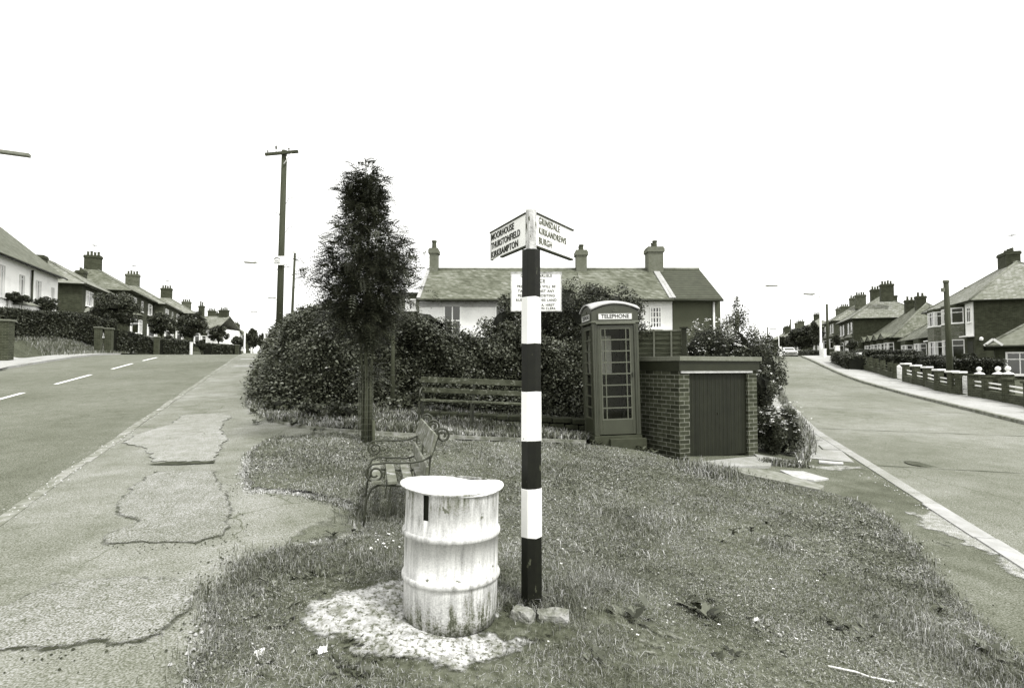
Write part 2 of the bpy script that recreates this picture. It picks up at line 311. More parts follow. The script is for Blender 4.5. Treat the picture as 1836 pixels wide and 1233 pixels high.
def tag(o, label=None, cat=None, group=None, kind=None):
    if label: o['label'] = label
    if cat: o['category'] = cat
    if group: o['group'] = group
    if kind: o['kind'] = kind
    return o
def thing(name, label, cat, loc=(0, 0, 0), rotz=0, group=None):
    o = bpy.data.objects.new(name, None); COL.objects.link(o); o.empty_display_size = .2
    o.location = loc; o.rotation_euler = (0, 0, rotz); return tag(o, label, cat, group)
def copy_tree(o, parent=None):
    c = o.copy(); COL.objects.link(c)
    if parent: c.parent = parent
    for ch in list(o.children): copy_tree(ch, c)
    return c
class MB:
    def __init__(s): s.v = []; s.f = []; s.m = []; s.mi = 0; s.sm = []; s.smooth = False
    def add(s, vs, fs):
        b = len(s.v); s.v += [tuple(v) for v in vs]
        for f in fs: s.f.append(tuple(b + i for i in f)); s.m.append(s.mi); s.sm.append(s.smooth)
    def box(s, x0, x1, y0, y1, z0, z1):
        s.add([(x0, y0, z0), (x1, y0, z0), (x1, y1, z0), (x0, y1, z0), (x0, y0, z1), (x1, y0, z1), (x1, y1, z1), (x0, y1, z1)],
              [(0, 3, 2, 1), (4, 5, 6, 7), (0, 1, 5, 4), (1, 2, 6, 5), (2, 3, 7, 6), (3, 0, 4, 7)])
    def bar(s, p, q, w_, h_, up=(0, 0, 1)):
        p = Vector(p); q = Vector(q); d = (q - p).normalized(); up = Vector(up); sx = d.cross(up)
        if sx.length < 1e-4: sx = d.cross(Vector((1, 0, 0)))
        sx.normalize(); uy = sx.cross(d).normalized(); a = sx * w_ / 2; b = uy * h_ / 2
        s.add([p - a - b, p + a - b, p + a + b, p - a + b, q - a - b, q + a - b, q + a + b, q - a + b],
              [(0, 3, 2, 1), (4, 5, 6, 7), (0, 1, 5, 4), (1, 2, 6, 5), (2, 3, 7, 6), (3, 0, 4, 7)])
    def tube(s, pts, r, n=8, cap=True):
        pts = [Vector(p) for p in pts]; rr = r if hasattr(r, '__len__') else [r] * len(pts)
        t0 = (pts[1] - pts[0]).normalized(); ref = Vector((0, 0, 1)) if abs(t0.z) < .9 else Vector((1, 0, 0))
        a = t0.cross(ref).normalized(); vs = []; fs = []
        for i, p in enumerate(pts):
            t = (pts[min(i + 1, len(pts) - 1)] - pts[max(i - 1, 0)]).normalized()
            a = (a - t * a.dot(t)).normalized(); b = t.cross(a)
            for k in range(n):
                an = 2 * math.pi * k / n; vs.append(p + (a * math.cos(an) + b * math.sin(an)) * rr[i])
        for i in range(len(pts) - 1):
            for k in range(n):
                k2 = (k + 1) % n; fs.append((i * n + k, i * n + k2, (i + 1) * n + k2, (i + 1) * n + k))
        if cap: fs.append(tuple(range(n - 1, -1, -1))); fs.append(tuple((len(pts) - 1) * n + k for k in range(n)))
        sm = s.smooth; s.smooth = True; s.add(vs, fs); s.smooth = sm
    def lathe(s, prof, n=32, c=(0, 0), cap=True):
        vs = []; fs = []
        for (r, z) in prof:
            for k in range(n):
                a = 2 * math.pi * k / n; vs.append((c[0] + r * math.cos(a), c[1] + r * math.sin(a), z))
        for i in range(len(prof) - 1):
            for k in range(n):
                k2 = (k + 1) % n; fs.append((i * n + k, i * n + k2, (i + 1) * n + k2, (i + 1) * n + k))
        if cap: fs.append(tuple(range(n - 1, -1, -1))); fs.append(tuple((len(prof) - 1) * n + k for k in range(n)))
        sm = s.smooth; s.smooth = n > 10; s.add(vs, fs); s.smooth = sm
    def prism(s, poly, z0, z1):
        n = len(poly); s.add([(p[0], p[1], z0) for p in poly] + [(p[0], p[1], z1) for p in poly],
              [tuple(range(n - 1, -1, -1)), tuple(range(n, 2 * n))] + [(i, (i + 1) % n, n + (i + 1) % n, n + i) for i in range(n)])
    def slab(s, poly3, thick, dirv=(0, 0, -1)):
        n = len(poly3); d = Vector(dirv) * thick; top = [Vector(p) for p in poly3]; bot = [p + d for p in top]
        s.add(top + bot, [tuple(range(n)), tuple(range(2 * n - 1, n - 1, -1))] + [(i, n + i, n + (i + 1) % n, (i + 1) % n) for i in range(n)])
    def build(s, name, mats, parent=None, bevel=0):
        me = bpy.data.meshes.new(name); me.from_pydata(s.v, [], s.f)
        if not isinstance(mats, (list, tuple)): mats = [mats]
        for m in mats: me.materials.append(m)
        me.polygons.foreach_set('material_index', s.m); me.polygons.foreach_set('use_smooth', s.sm); me.update()
        bm = bmesh.new(); bm.from_mesh(me); bmesh.ops.recalc_face_normals(bm, faces=bm.faces); bm.to_mesh(me); bm.free()
        o = bpy.data.objects.new(name, me); COL.objects.link(o)
        if parent: o.parent = parent
        if bevel:
            b = o.modifiers.new('bevel', 'BEVEL'); b.width = bevel; b.segments = 2; b.limit_method = 'ANGLE'
        return o
def np_mesh(name, V, Fc, MI, mats, parent=None, smooth=False):
    me = bpy.data.meshes.new(name); V = np.asarray(V, np.float32); Fc = np.asarray(Fc, np.int32); k = Fc.shape[1]
    me.vertices.add(len(V)); me.vertices.foreach_set('co', V.ravel())
    me.loops.add(Fc.size); me.loops.foreach_set('vertex_index', Fc.ravel())
    me.polygons.add(len(Fc)); me.polygons.foreach_set('loop_start', np.arange(0, Fc.size, k, dtype=np.int32)); me.polygons.foreach_set('loop_total', np.full(len(Fc), k, np.int32))
    for m in mats: me.materials.append(m)
    if MI is not None: me.polygons.foreach_set('material_index', np.asarray(MI, np.int32))
    if smooth: me.polygons.foreach_set('use_smooth', np.ones(len(Fc), bool))
    me.update(calc_edges=True); me.validate()
    o = bpy.data.objects.new(name, me); COL.objects.link(o)
    if parent: o.parent = parent
    return o
def text(name, body, size, m, parent, loc, rot, ext=.0015, align='CENTER', sx=1.0, bold=0.0, sp=1.0):
    cu = bpy.data.curves.new('t', 'FONT'); cu.body = body; cu.size = size; cu.extrude = ext; cu.align_x = align; cu.align_y = 'CENTER'; cu.offset = bold; cu.space_character = sp
    to = bpy.data.objects.new('t', cu); COL.objects.link(to); bpy.context.view_layer.update()
    me = bpy.data.meshes.new_from_object(to.evaluated_get(bpy.context.evaluated_depsgraph_get())); bpy.data.objects.remove(to)
    me.materials.clear(); me.materials.append(m)
    o = bpy.data.objects.new(name, me); COL.objects.link(o); o.parent = parent; o.location = loc; o.rotation_euler = rot; o.scale = (sx, 1, 1)
    return o
def words(body, size, m, parent, x, y, z, sx=.94, bold=.0004, sp=1.08):
    obs = [text('lettering', w_, size, m, parent, (0, y, z), (R(90), 0, 0), sx=sx, bold=bold, sp=sp, align='LEFT') for w_ in body.split()]
    ws = [max(v.co.x for v in o.data.vertices) * sx for o in obs]; gap = size * .42 * sx; cur = x - (sum(ws) + gap * (len(ws) - 1)) / 2
    for o, w_ in zip(obs, ws): o.location.x = cur; cur += w_ + gap
def pip(px, py, poly):
    x = np.asarray(px); y = np.asarray(py); ins = np.zeros(x.shape, bool); n = len(poly)
    for i in range(n):
        x0, y0 = poly[i][0], poly[i][1]; x1, y1 = poly[(i + 1) % n][0], poly[(i + 1) % n][1]
        if y0 == y1: continue
        c = ((y0 > y) != (y1 > y)) & (x < (x1 - x0) * (y - y0) / (y1 - y0) + x0); ins ^= c
    return ins
def gpoly(pts, dz=0.0): return [tuple(G(a, b, dz))[:2] for a, b in pts]
def roughen(poly, seg=.12, amp=.02):
    out = []
    n = len(poly)
    for i in range(n):
        a = np.array(poly[i]); b = np.array(poly[(i + 1) % n]); L = np.linalg.norm(b - a); k = max(1, int(L / seg)); k = min(k, 60)
        for j in range(k):
            p = a + (b - a) * j / k
            if j: p = p + rng.normal(0, amp, 2)
            out.append((float(p[0]), float(p[1])))
    return out
def drape(name, poly, m, dz, stepg=.3, bump=None, skirt=.0):
    """triangulated sheet laid over the terrain inside a ground polygon"""
    P = np.array(poly); x0, y0 = P.min(0); x1, y1 = P.max(0)
    gx, gy = np.meshgrid(np.arange(x0, x1, stepg), np.arange(y0, y1, stepg)); gx = gx.ravel(); gy = gy.ravel()
    ins = pip(gx, gy, poly); pts = [Vector(p) for p in poly] + [Vector((a, b)) for a, b in zip(gx[ins], gy[ins])]
    n = len(poly)
    v, e, f, *_ = delaunay_2d_cdt(pts, [(i, (i + 1) % n) for i in range(n)], [], 1, 1e-5)
    v = np.array([(q.x, q.y) for q in v]); z = zf(v[:, 0], v[:, 1]) + dz
    if bump is not None: z = z + bump(v[:, 0], v[:, 1])
    V = [(a, b, c) for (a, b), c in zip(v, z)]; fs = [tuple(q) for q in f]
    if skirt:
        idx = {}
        cnt = {}
        for q in fs:
            for i in range(len(q)):
                k = (q[i], q[(i + 1) % len(q)]); cnt[k] = 1
        for (a, b) in list(cnt):
            if (b, a) not in cnt:
                for q in (a, b):
                    if q not in idx: idx[q] = len(V); V.append((V[q][0], V[q][1], V[q][2] - skirt))
                fs.append((b, a, idx[a], idx[b]))
    me = bpy.data.meshes.new(name); me.from_pydata(V, [], fs); me.materials.append(m); me.update()
    dm = np.full(len(V), 9.0); q = np.array(V)[:, :2]
    for i in range(n):
        a = P[i]; b = P[(i + 1) % n]; ab = b - a; t_ = np.clip(((q - a) @ ab) / (ab @ ab + 1e-12), 0, 1); dm = np.minimum(dm, np.linalg.norm(q - a - t_[:, None] * ab, axis=1))
    me.attributes.new('edge', 'FLOAT', 'POINT').data.foreach_set('value', dm.astype(np.float32))
    o = bpy.data.objects.new(name, me); COL.objects.link(o); return o
def strip(name, fn, s_arr, w_arr, m, dz, kind='structure'):
    S, W = np.meshgrid(s_arr, w_arr, indexing='ij'); X, Y = fn(S, W); Z = zf(X, Y) + dz
    a, b = S.shape; V = np.stack([X, Y, Z], -1).reshape(-1, 3); i = np.arange(a * b).reshape(a, b)
    Fc = np.stack([i[:-1, :-1], i[1:, :-1], i[1:, 1:], i[:-1, 1:]], -1).reshape(-1, 4)
    o = np_mesh(name, V, Fc[:, ::-1], None, [m]); 
    if kind: o['kind'] = kind
    return o
def fL(s, v): return s * AL[0] + v * NL[0], s * AL[1] + v * NL[1]
def fR(s, u):
    x = s * AR[0] + u * NR[0]; y = s * AR[1] + u * NR[1]; return x + .2 * np.maximum(0, y - 42), y
# ================================================================ SETTING
def merge(*a): return np.unique(np.concatenate(a))
gxs = merge(np.arange(-30, 50, .5), np.arange(-240, -30, 6), np.arange(50, 260, 6))
gys = merge(np.arange(-4, 60, .5), np.arange(60, 390, 6), [-15, -8])
X, Y = np.meshgrid(gxs, gys, indexing='ij')
Z = zf(X, Y) - .06
vv = vL(X, Y); uu = uR(X, Y)
Z -= .16 * ((vv > -2.5) & (vv < 11.0) & (Y < 60)) + .16 * ((uu > .5) & (uu < 10.9) & (Y < 90))
Z = np.where((np.abs(X) > 150) | (Y > 300), Z - 0, Z)
i_ = np.arange(X.size).reshape(X.shape)
Fc = np.stack([i_[:-1, :-1], i_[1:, :-1], i_[1:, 1:], i_[:-1, 1:]], -1).reshape(-1, 4)
ground = np_mesh('ground', np.stack([X, Y, Z], -1).reshape(-1, 3), Fc, None, [TURF], smooth=True); ground['kind'] = 'structure'

sL = merge(np.arange(-6, 60, .6)); sR = merge(np.arange(-6, 120, .7))
strip('left_road', fL, sL, np.linspace(2.40, 10.2, 14), ASPH, -.09)
strip('right_road', fR, sR, np.linspace(3.55, 9.5, 12), CONC, -.09)
strip('left_pavement', fL, merge(np.arange(-6, 60, .4)), np.linspace(-2.6, 2.28, 14), PAVE, 0)
strip('right_pavement', fR, merge(np.arange(-6, 120, .4)), np.linspace(.3, 3.40, 10), PAVE2, 0)
strip('far_left_pavement', fL, sL, np.linspace(10.32, 11.9, 6), PAVR, 0)
strip('far_right_pavement', fR, sR, np.linspace(9.62, 11.6, 6), PAVR, 0)
# kerbs: rows of stones
def kerb(name, fn, u0, u1, s0, s1, m, dz=.012, L=.9, wob=.012):
    mb = MB(); s = s0
    while s < s1:
        e = s + L - .012; o = random.uniform(-wob, wob)
        P = [fn(a, b) for a, b in ((s, u0 + o), (e, u0 + o), (e, u1 + o), (s, u1 + o))]
        vs = [(float(x), float(y), gz(x, y) + dz) for x, y in P] + [(float(x), float(y), gz(x, y) - .2) for x, y in P]
        mb.add(vs, [(0, 1, 2, 3), (0, 4, 5, 1), (1, 5, 6, 2), (2, 6, 7, 3), (3, 7, 4, 0)]); s += L
    o = mb.build(name, m); o['kind'] = 'structure'; return o
kerb('left_kerb', fL, 2.27, 2.39, -4, 44, KERB, .006, .9, .02)
kerb('far_left_kerb', fL, 10.18, 10.34, -4, 44, KERBW, .004)
kerb('right_kerb', fR, 3.36, 3.58, -2, 8.9, KERBW, .02, 1.4)
kerb('right_kerb', fR, 3.38, 3.57, 8.9, 60, FLAG)
kerb('far_right_kerb', fR, 9.48, 9.64, -2, 60, KERB, .004)
# centre line dashes on the left road
def quadstrip(mb, fn, s0, s1, u0, u1, dz, n=6):
    vs = []; 
    for k in range(n + 1):
        s = s0 + (s1 - s0) * k / n
        for u in (u0, u1):
            x, y = fn(s, u); vs.append((float(x), float(y), gz(x, y) + dz))
    mb.add(vs, [(2 * k, 2 * k + 1, 2 * k + 3, 2 * k + 2) for k in range(n)])
def s_of(px, py):
    p = G(px, py, -.09); return p.x * AL[0] + p.y * AL[1], p.x * NL[0] + p.y * NL[1]
mb = MB()
for (a, b) in (((-60, 732), (45, 704)), ((87, 689), (152, 672)), ((180, 662), (222, 652)), ((238, 647), (270, 641)), ((282, 638), (303, 634))):
    s0, v0 = s_of(*a); s1, v1 = s_of(*b); quadstrip(mb, fL, s0, s1, 6.28, 6.4, -.084)
for k in range(-2, 1): quadstrip(mb, fL, s0 + 0, s0 + .1, 6.28, 6.4, -.3)
o = mb.build('centre_line_markings', WPAINT_ROAD); o['kind'] = 'structure'
fad = gpoly([(180, 680), (215, 668), (262, 655), (268, 657), (225, 672), (195, 682)], -.09)
o = drape('road_marking_remnant', roughen(fad, .3, .03), FADED, -.083, .4); o['kind'] = 'structure'
# transverse joints on the concrete road
mb = MB()
for s in (8.2, 12.8, 17.4, 22.0, 26.6, 31.2, 35.8): quadstrip(mb, fR, s, s + .035, 3.6, 9.46, -.085, 10) if False else None
for s in (7.6, 12.2, 16.8, 21.4, 26.0, 30.6, 35.2, 39.6):
    vs = []
    for k in range(13):
        u = 3.6 + 5.86 * k / 12
        for q in (s, s + .03 + .02 * math.sin(k * 2.1)):
            x, y = fR(q, u); vs.append((float(x), float(y), gz(x, y) - .084))
    mb.add(vs, [(2 * k, 2 * k + 1, 2 * k + 3, 2 * k + 2) for k in range(12)])
o = mb.build('road_joints', mat('tar_joint', .10, .5, 3, .8)); o['kind'] = 'structure'
# patches on the left pavement
def patch(name, pts, m, dz, amp=.025, seg=.1):
    o = drape(name, roughen(gpoly(pts), seg, amp), m, dz, .12); o['kind'] = 'structure'; return o
TARP = mat('worn_tarmac_patch', .24, .15, 6, .9, .5, 80, .12, extra=ex_tarmac(.5, 90, .5, 1.3, .012), ragged=(.06, 7, .0))
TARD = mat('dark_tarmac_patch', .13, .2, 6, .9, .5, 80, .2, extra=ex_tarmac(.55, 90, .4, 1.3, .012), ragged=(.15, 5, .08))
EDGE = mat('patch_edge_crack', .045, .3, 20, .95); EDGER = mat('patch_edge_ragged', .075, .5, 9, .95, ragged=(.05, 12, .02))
P1 = [(-160, 1175), (-120, 1100), (10, 1085), (50, 1063), (90, 1045), (130, 1037), (250, 1033), (365, 1036), (368, 1055), (350, 1090), (318, 1110), (295, 1142), (240, 1155), (120, 1164), (0, 1170)]
P2 = [(178, 976), (190, 955), (242, 937), (205, 917), (225, 878), (275, 845), (385, 842), (412, 885), (418, 920), (412, 950), (398, 962), (350, 976)]
P3 = [(300, 762), (330, 743), (400, 741), (425, 749), (404, 754), (400, 772), (412, 790), (400, 797), (385, 828), (270, 829), (262, 805), (215, 795), (240, 780)]
P4 = [(385, 840), (400, 860), (262, 860), (275, 842)]
for nm, pp, m_ in (('gravelly_pavement_patch', P1, GRAV), ('gravelly_pavement_patch', P2, GRAV), ('worn_pavement_patch', P3, TARP)):
    g = gpoly(pp); c = np.mean(g, 0); big = [tuple(c + (np.array(q) - c) * 1.0) for q in g]
    r_ = roughen(g, .1, .02)
    # dark broken edge: a slightly larger sheet just below, pushed toward the near side
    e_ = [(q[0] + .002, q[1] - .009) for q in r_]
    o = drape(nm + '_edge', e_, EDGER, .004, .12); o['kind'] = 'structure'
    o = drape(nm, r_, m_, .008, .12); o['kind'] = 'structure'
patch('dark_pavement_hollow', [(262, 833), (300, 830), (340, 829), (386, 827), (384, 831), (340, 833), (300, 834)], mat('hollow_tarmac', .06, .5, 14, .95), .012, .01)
patch('dark_pavement_patch', [(330, 1230), (352, 1150), (330, 1130), (375, 1060), (400, 1030), (440, 1000), (600, 905), (648, 915), (655, 950), (610, 970), (520, 985), (440, 1030), (410, 1060), (395, 1150), (350, 1240)], TARD, .005)
for yy in (643, 655):
    patch('pavement_joint', [(420 if yy > 650 else 432, yy), (470, yy), (470, yy + 1.2), (419 if yy > 650 else 431, yy + 1.2)], KERBW, .006, 0)
# right pavement: pale flags further up, pale slabs by the kiosk, sandy patches
flagpoly = [fR(s, u) for s, u in ((12.0, 1.2), (12.0, 3.36), (40, 3.36), (40, 1.2))]
g = gpoly([(1436, 820), (1532, 829), (1500, 800), (1455, 760), (1415, 722), (1385, 700), (1370, 690), (1372, 740)])
o = drape('flagstone_pavement', g, FLAG, .006, .4); o['kind'] = 'structure'
mbj = MB()
for a, b in (((1440, 779), (1463, 779)), ((1440, 790), (1475, 790)), ((1475, 806), (1518, 807)), ((1468, 799), (1475, 806)), ((1446, 795), (1462, 795))):
    p, q = G(*a), G(*b); mbj.bar(p + Vector((0, 0, .008)), q + Vector((0, 0, .008)), .03, .004)
o = mbj.build('flagstone_joints', EDGE); o['kind'] = 'structure'
PALEP = mat('sandy_tarmac_patch', .25, .3, 9, .95, .5, 60, .2, extra=ex_tarmac(.5, 90, .3, 1.5, .02), ragged=(.14, 5, .05))
patch('sandy_pavement_patch', [(1615, 915), (1680, 908), (1740, 935), (1836, 990), (1900, 1030), (1900, 1080), (1790, 1020), (1740, 985), (1680, 955), (1640, 945)], PALEP, .006, .05)
patch('sandy_pavement_patch', [(1550, 895), (1600, 897), (1605, 902), (1555, 902)], PALEP, .006, .02)
patch('sandy_pavement_patch', [(1432, 830), (1560, 836), (1560, 842), (1500, 845), (1440, 838)], PALEP, .006, .02)
patch('drive_mouth', [(-60, 625), (0, 628), (78, 641), (0, 661), (-60, 670)], PAVR, .008, 0)

# grass areas (turf sheets with blades on top)
def tbump(x, y):
    return .018 * np.sin(x * 3.1 + 1.3 * np.sin(y * 2.3)) * np.cos(y * 2.7 + x) + .01 * np.sin(x * 9 + y * 4) * np.cos(y * 8)
G1 = [(340, 1400), (352, 1240), (372, 1190), (398, 1150), (385, 1110), (402, 1075), (430, 1035), (470, 1002), (520, 985), (600, 973), (648, 963), (663, 940), (645, 912), (600, 897), (550, 887), (490, 882), (449, 877), (441, 850), (450, 815), (470, 797), (500, 785), (560, 781), (640, 781), (760, 787), (840, 791), (935, 794), (1040, 797), (1075, 802), (1145, 810), (1200, 822), (1235, 832), (1300, 842), (1400, 865), (1480, 884), (1520, 895), (1560, 918), (1600, 953), (1640, 1000), (1700, 1080), (1760, 1140), (1836, 1200), (1900, 1240), (1990, 1400)]
G2 = [(443, 728), (480, 754), (560, 769), (640, 774), (760, 781), (850, 785), (935, 788), (1050, 792), (1080, 770), (1000, 735), (760, 730), (640, 715), (500, 705), (446, 708)]
g1 = roughen(gpoly(G1), .15, .02); g2 = roughen(gpoly(G2), .15, .015)
o = drape('grass_triangle_ground', g1, TURFR, .03, .11, tbump); o['kind'] = 'structure'
o = drape('hedge_bed_ground', g2, SOILR, .03, .14, tbump); o['kind'] = 'structure'
# edging line of the bed
e = [(445, 730), (478, 752), (520, 763), (560, 769), (640, 775), (700, 779), (760, 782), (850, 786), (935, 789), (1000, 791), (1050, 793)]
mb = MB(); pp = [G(*q) for q in e]
for a, b in zip(pp[:-1], pp[1:]): mb.bar(a + Vector((0, 0, .012)), b + Vector((0, 0, .012)), .05, .06)
o = mb.build('bed_edging', KERB); o['kind'] = 'structure'
# lime dusted bare patch round the drum, and a worn patch right of the post
LP1 = [(556, 1112), (575, 1082), (620, 1066), (700, 1052), (760, 1045), (880, 1060), (900, 1105), (930, 1130), (955, 1150), (900, 1172), (840, 1190), (800, 1204), (740, 1190), (690, 1180), (640, 1170), (600, 1145), (565, 1135)]
LP2 = [(1040, 1095), (1100, 1100), (1180, 1125), (1230, 1140), (1200, 1160), (1240, 1180), (1180, 1185), (1130, 1165), (1150, 1130), (1080, 1120)]
def grow(poly, k): c = np.mean(np.array(poly), 0); return [tuple(c + (np.array(q) - c) * k) for q in poly]
lp1 = roughen(grow(gpoly(LP1, .03), 1.12), .05, .02); lp2 = roughen(grow(gpoly(LP2, .03), 1.2), .05, .03)
o = drape('lime_patch', lp1, LIME, .045, .06, lambda x, y: tbump(x, y) + .006 * np.sin(x * 31) * np.cos(y * 27)); o['kind'] = 'structure'
o = drape('worn_patch', lp2, mat('worn_earth', .15, .7, 22, .95, .9, 40, .5, 5, ragged=(.22, 12, .10)), .043, .08, tbump); o['kind'] = 'structure'
DIRT = gpoly([(900, 1100), (1010, 1110), (1040, 1140), (960, 1160), (880, 1150), (820, 1150), (720, 1130), (725, 1100)], .03)
o = drape('dirt_patch', roughen(DIRT, .05, .02), mat('dark_dirt', .09, .55, 22, .95, .9, 40, .3, 5, ragged=(.12, 8, .04)), .050, .06, tbump); o['kind'] = 'structure'

# ---- grass blades (stuff)
def blades(name, poly, n, hmin, hmax, wid, mask=None, weights=(.34, .38, .2, .08), lean=.5, dz=.03, patch_amp=.6, seedp=0.0):
    P = np.array(poly); x0, y0 = P.min(0); x1, y1 = P.max(0)
    area_n = int(n * 3); xs = rng.uniform(x0, x1, area_n)
    yy = rng.uniform(y0, y1, area_n)
    ok = pip(xs, yy, poly)
    if mask is not None: ok &= rng.uniform(0, 1, area_n) < mask(xs, yy)
    xs = xs[ok][:n]; yy = yy[ok][:n]; m = len(xs)
    pn = .5 + .25 * np.sin(xs * 2.3 + seedp + 1.7 * np.sin(yy * 1.9)) + .25 * np.sin(yy * 3.1 + 2 * np.sin(xs * 1.3 + 1))
    h = rng.uniform(hmin, hmax, m) * (1 - patch_amp / 2 + patch_amp * pn); dist = np.hypot(xs, yy)
    w_ = wid * rng.uniform(.6, 1.4, m) * np.clip(dist / 4.5, .8, 2.6)
    a = rng.uniform(0, 2 * np.pi, m); la = a + rng.normal(0, .8, m) + np.pi / 2; ln = h * np.abs(rng.normal(0, lean, m))
    z = zf(xs, yy) + dz - .01 + tbump(xs, yy); dx = np.cos(a) * w_ / 2; dy = np.sin(a) * w_ / 2
    lx = np.cos(la) * ln; ly = np.sin(la) * ln
    V = np.empty((m, 5, 3))
    V[:, 0] = np.stack([xs - dx, yy - dy, z], -1); V[:, 1] = np.stack([xs + dx, yy + dy, z], -1)
    V[:, 2] = np.stack([xs - dx * .7 + lx * .35, yy - dy * .7 + ly * .35, z + h * .55], -1); V[:, 3] = np.stack([xs + dx * .7 + lx * .35, yy + dy * .7 + ly * .35, z + h * .55], -1)
    V[:, 4] = np.stack([xs + lx, yy + ly, z + h * np.clip(1 - .38 * np.abs(ln / h), .12, 1)], -1)
    b = np.arange(m)[:, None] * 5
    Fc = np.concatenate([b + [0, 1, 3], b + [0, 3, 2], b + [2, 3, 4]])
    q = rng.uniform(0, 1, m) + .25 * (pn - .5) * -1; cw = np.cumsum(weights); mi = np.searchsorted(cw, np.clip(q, 0, .999)); mi = np.clip(mi, 0, 3)
    return np_mesh(name, V.reshape(-1, 3), Fc, np.concatenate([mi] * 3), [GR1, GR2, GR3, GR4])
def bare(x, y):
    r = np.ones(x.shape); r[pip(x, y, lp1)] = .20; r[pip(x, y, lp2)] = .35; r[pip(x, y, DIRT)] = .15
    r[((x + .38) ** 2 + (y - 3.62) ** 2) < .1] = 0
    return r
near = [q for q in g1]
def dens(x, y):
    d = np.hypot(x, y); return bare(x, y) * np.clip((5.0 / d) ** 1.5, .12, 1.0)
o = blades('grass', g1, 430000, .008, .036, .0042, dens, weights=(.26, .36, .28, .10), lean=1.15); tag(o, 'rough mown grass covering the triangle between the two roads', 'grass', kind='stuff')
o = blades('long_grass', g1, 30000, .025, .085, .0045, lambda x, y: dens(x, y) * np.clip(1.6 * (.5 + .5 * np.sin(x * 1.9 + 1.5 * np.sin(y * 1.4 + 2))) - .5, .03, 1), (.34, .34, .22, .1), 1.0); tag(o, 'longer unmown tufts standing up in the grass triangle', 'grass', kind='stuff')
o = blades('bed_grass', g2, 45000, .05, .16, .009, None, (.45, .38, .13, .04), .6); tag(o, 'dark weeds and grass along the foot of the hedge', 'grass', kind='stuff')
# ragged fringe on the edges and tufts round the drum and post
def fringe(pts, spread, n, hmin, hmax, wid=.006, weights=(.5, .35, .12, .03), lean=.7):
    P = [G(*q) for q in pts]; out = []
    seg = [(P[i], P[i + 1]) for i in range(len(P) - 1)]; Ls = np.array([(b - a).length for a, b in seg]); pr = Ls / Ls.sum()
    k = rng.choice(len(seg), n, p=pr); t = rng.uniform(0, 1, n)
    a = np.array([tuple(s[0]) for s in seg])[k]; b = np.array([tuple(s[1]) for s in seg])[k]
    q = a + (b - a) * t[:, None]; q[:, :2] += rng.normal(0, spread, (n, 2)); return q[:, 0], q[:, 1], hmin, hmax, wid, weights, lean
def blades_at(name, sets):
    Vs = []; Fs = []; Ms = []; off = 0
    for xs, yy, hmin, hmax, wid, weights, lean in sets:
        m = len(xs); h = rng.uniform(hmin, hmax, m); w_ = wid * rng.uniform(.6, 1.4, m) * np.clip(np.hypot(xs, yy) / 5, .8, 2)
        a = rng.uniform(0, 2 * np.pi, m); la = rng.uniform(0, 2 * np.pi, m); ln = h * np.abs(rng.normal(0, lean, m)); z = zf(xs, yy)
        dx = np.cos(a) * w_ / 2; dy = np.sin(a) * w_ / 2; lx = np.cos(la) * ln; ly = np.sin(la) * ln; V = np.empty((m, 5, 3))
        V[:, 0] = np.stack([xs - dx, yy - dy, z], -1); V[:, 1] = np.stack([xs + dx, yy + dy, z], -1)
        V[:, 2] = np.stack([xs - dx * .7 + lx * .3, yy - dy * .7 + ly * .3, z + h * .6], -1); V[:, 3] = np.stack([xs + dx * .7 + lx * .3, yy + dy * .7 + ly * .3, z + h * .6], -1)
        V[:, 4] = np.stack([xs + lx, yy + ly, z + h * np.clip(1 - .38 * np.abs(ln / h), .12, 1)], -1)
        b = np.arange(m)[:, None] * 5 + off; Fs.append(np.concatenate([b + [0, 1, 3], b + [0, 3, 2], b + [2, 3, 4]])); Vs.append(V.reshape(-1, 3))
        mi = np.clip(np.searchsorted(np.cumsum(weights), rng.uniform(0, .999, m)), 0, 3); Ms.append(np.concatenate([mi] * 3)); off += m * 5
    return np_mesh(name, np.concatenate(Vs), np.concatenate(Fs), np.concatenate(Ms), [GR1, GR2, GR3, GR4])
def clump(px, py, r, n, hmin, hmax, wid=.006, weights=(.5, .32, .14, .04), lean=.35):
    p = G(px, py); a = rng.normal(0, r, (n, 2)); return p.x + a[:, 0], p.y + a[:, 1], hmin, hmax, wid, weights, lean
def scl(q):
    xs, yy, a, b, w_, wt, ln = q; return xs, yy, a * .6, b * .72, w_ * .8, wt, ln + .35
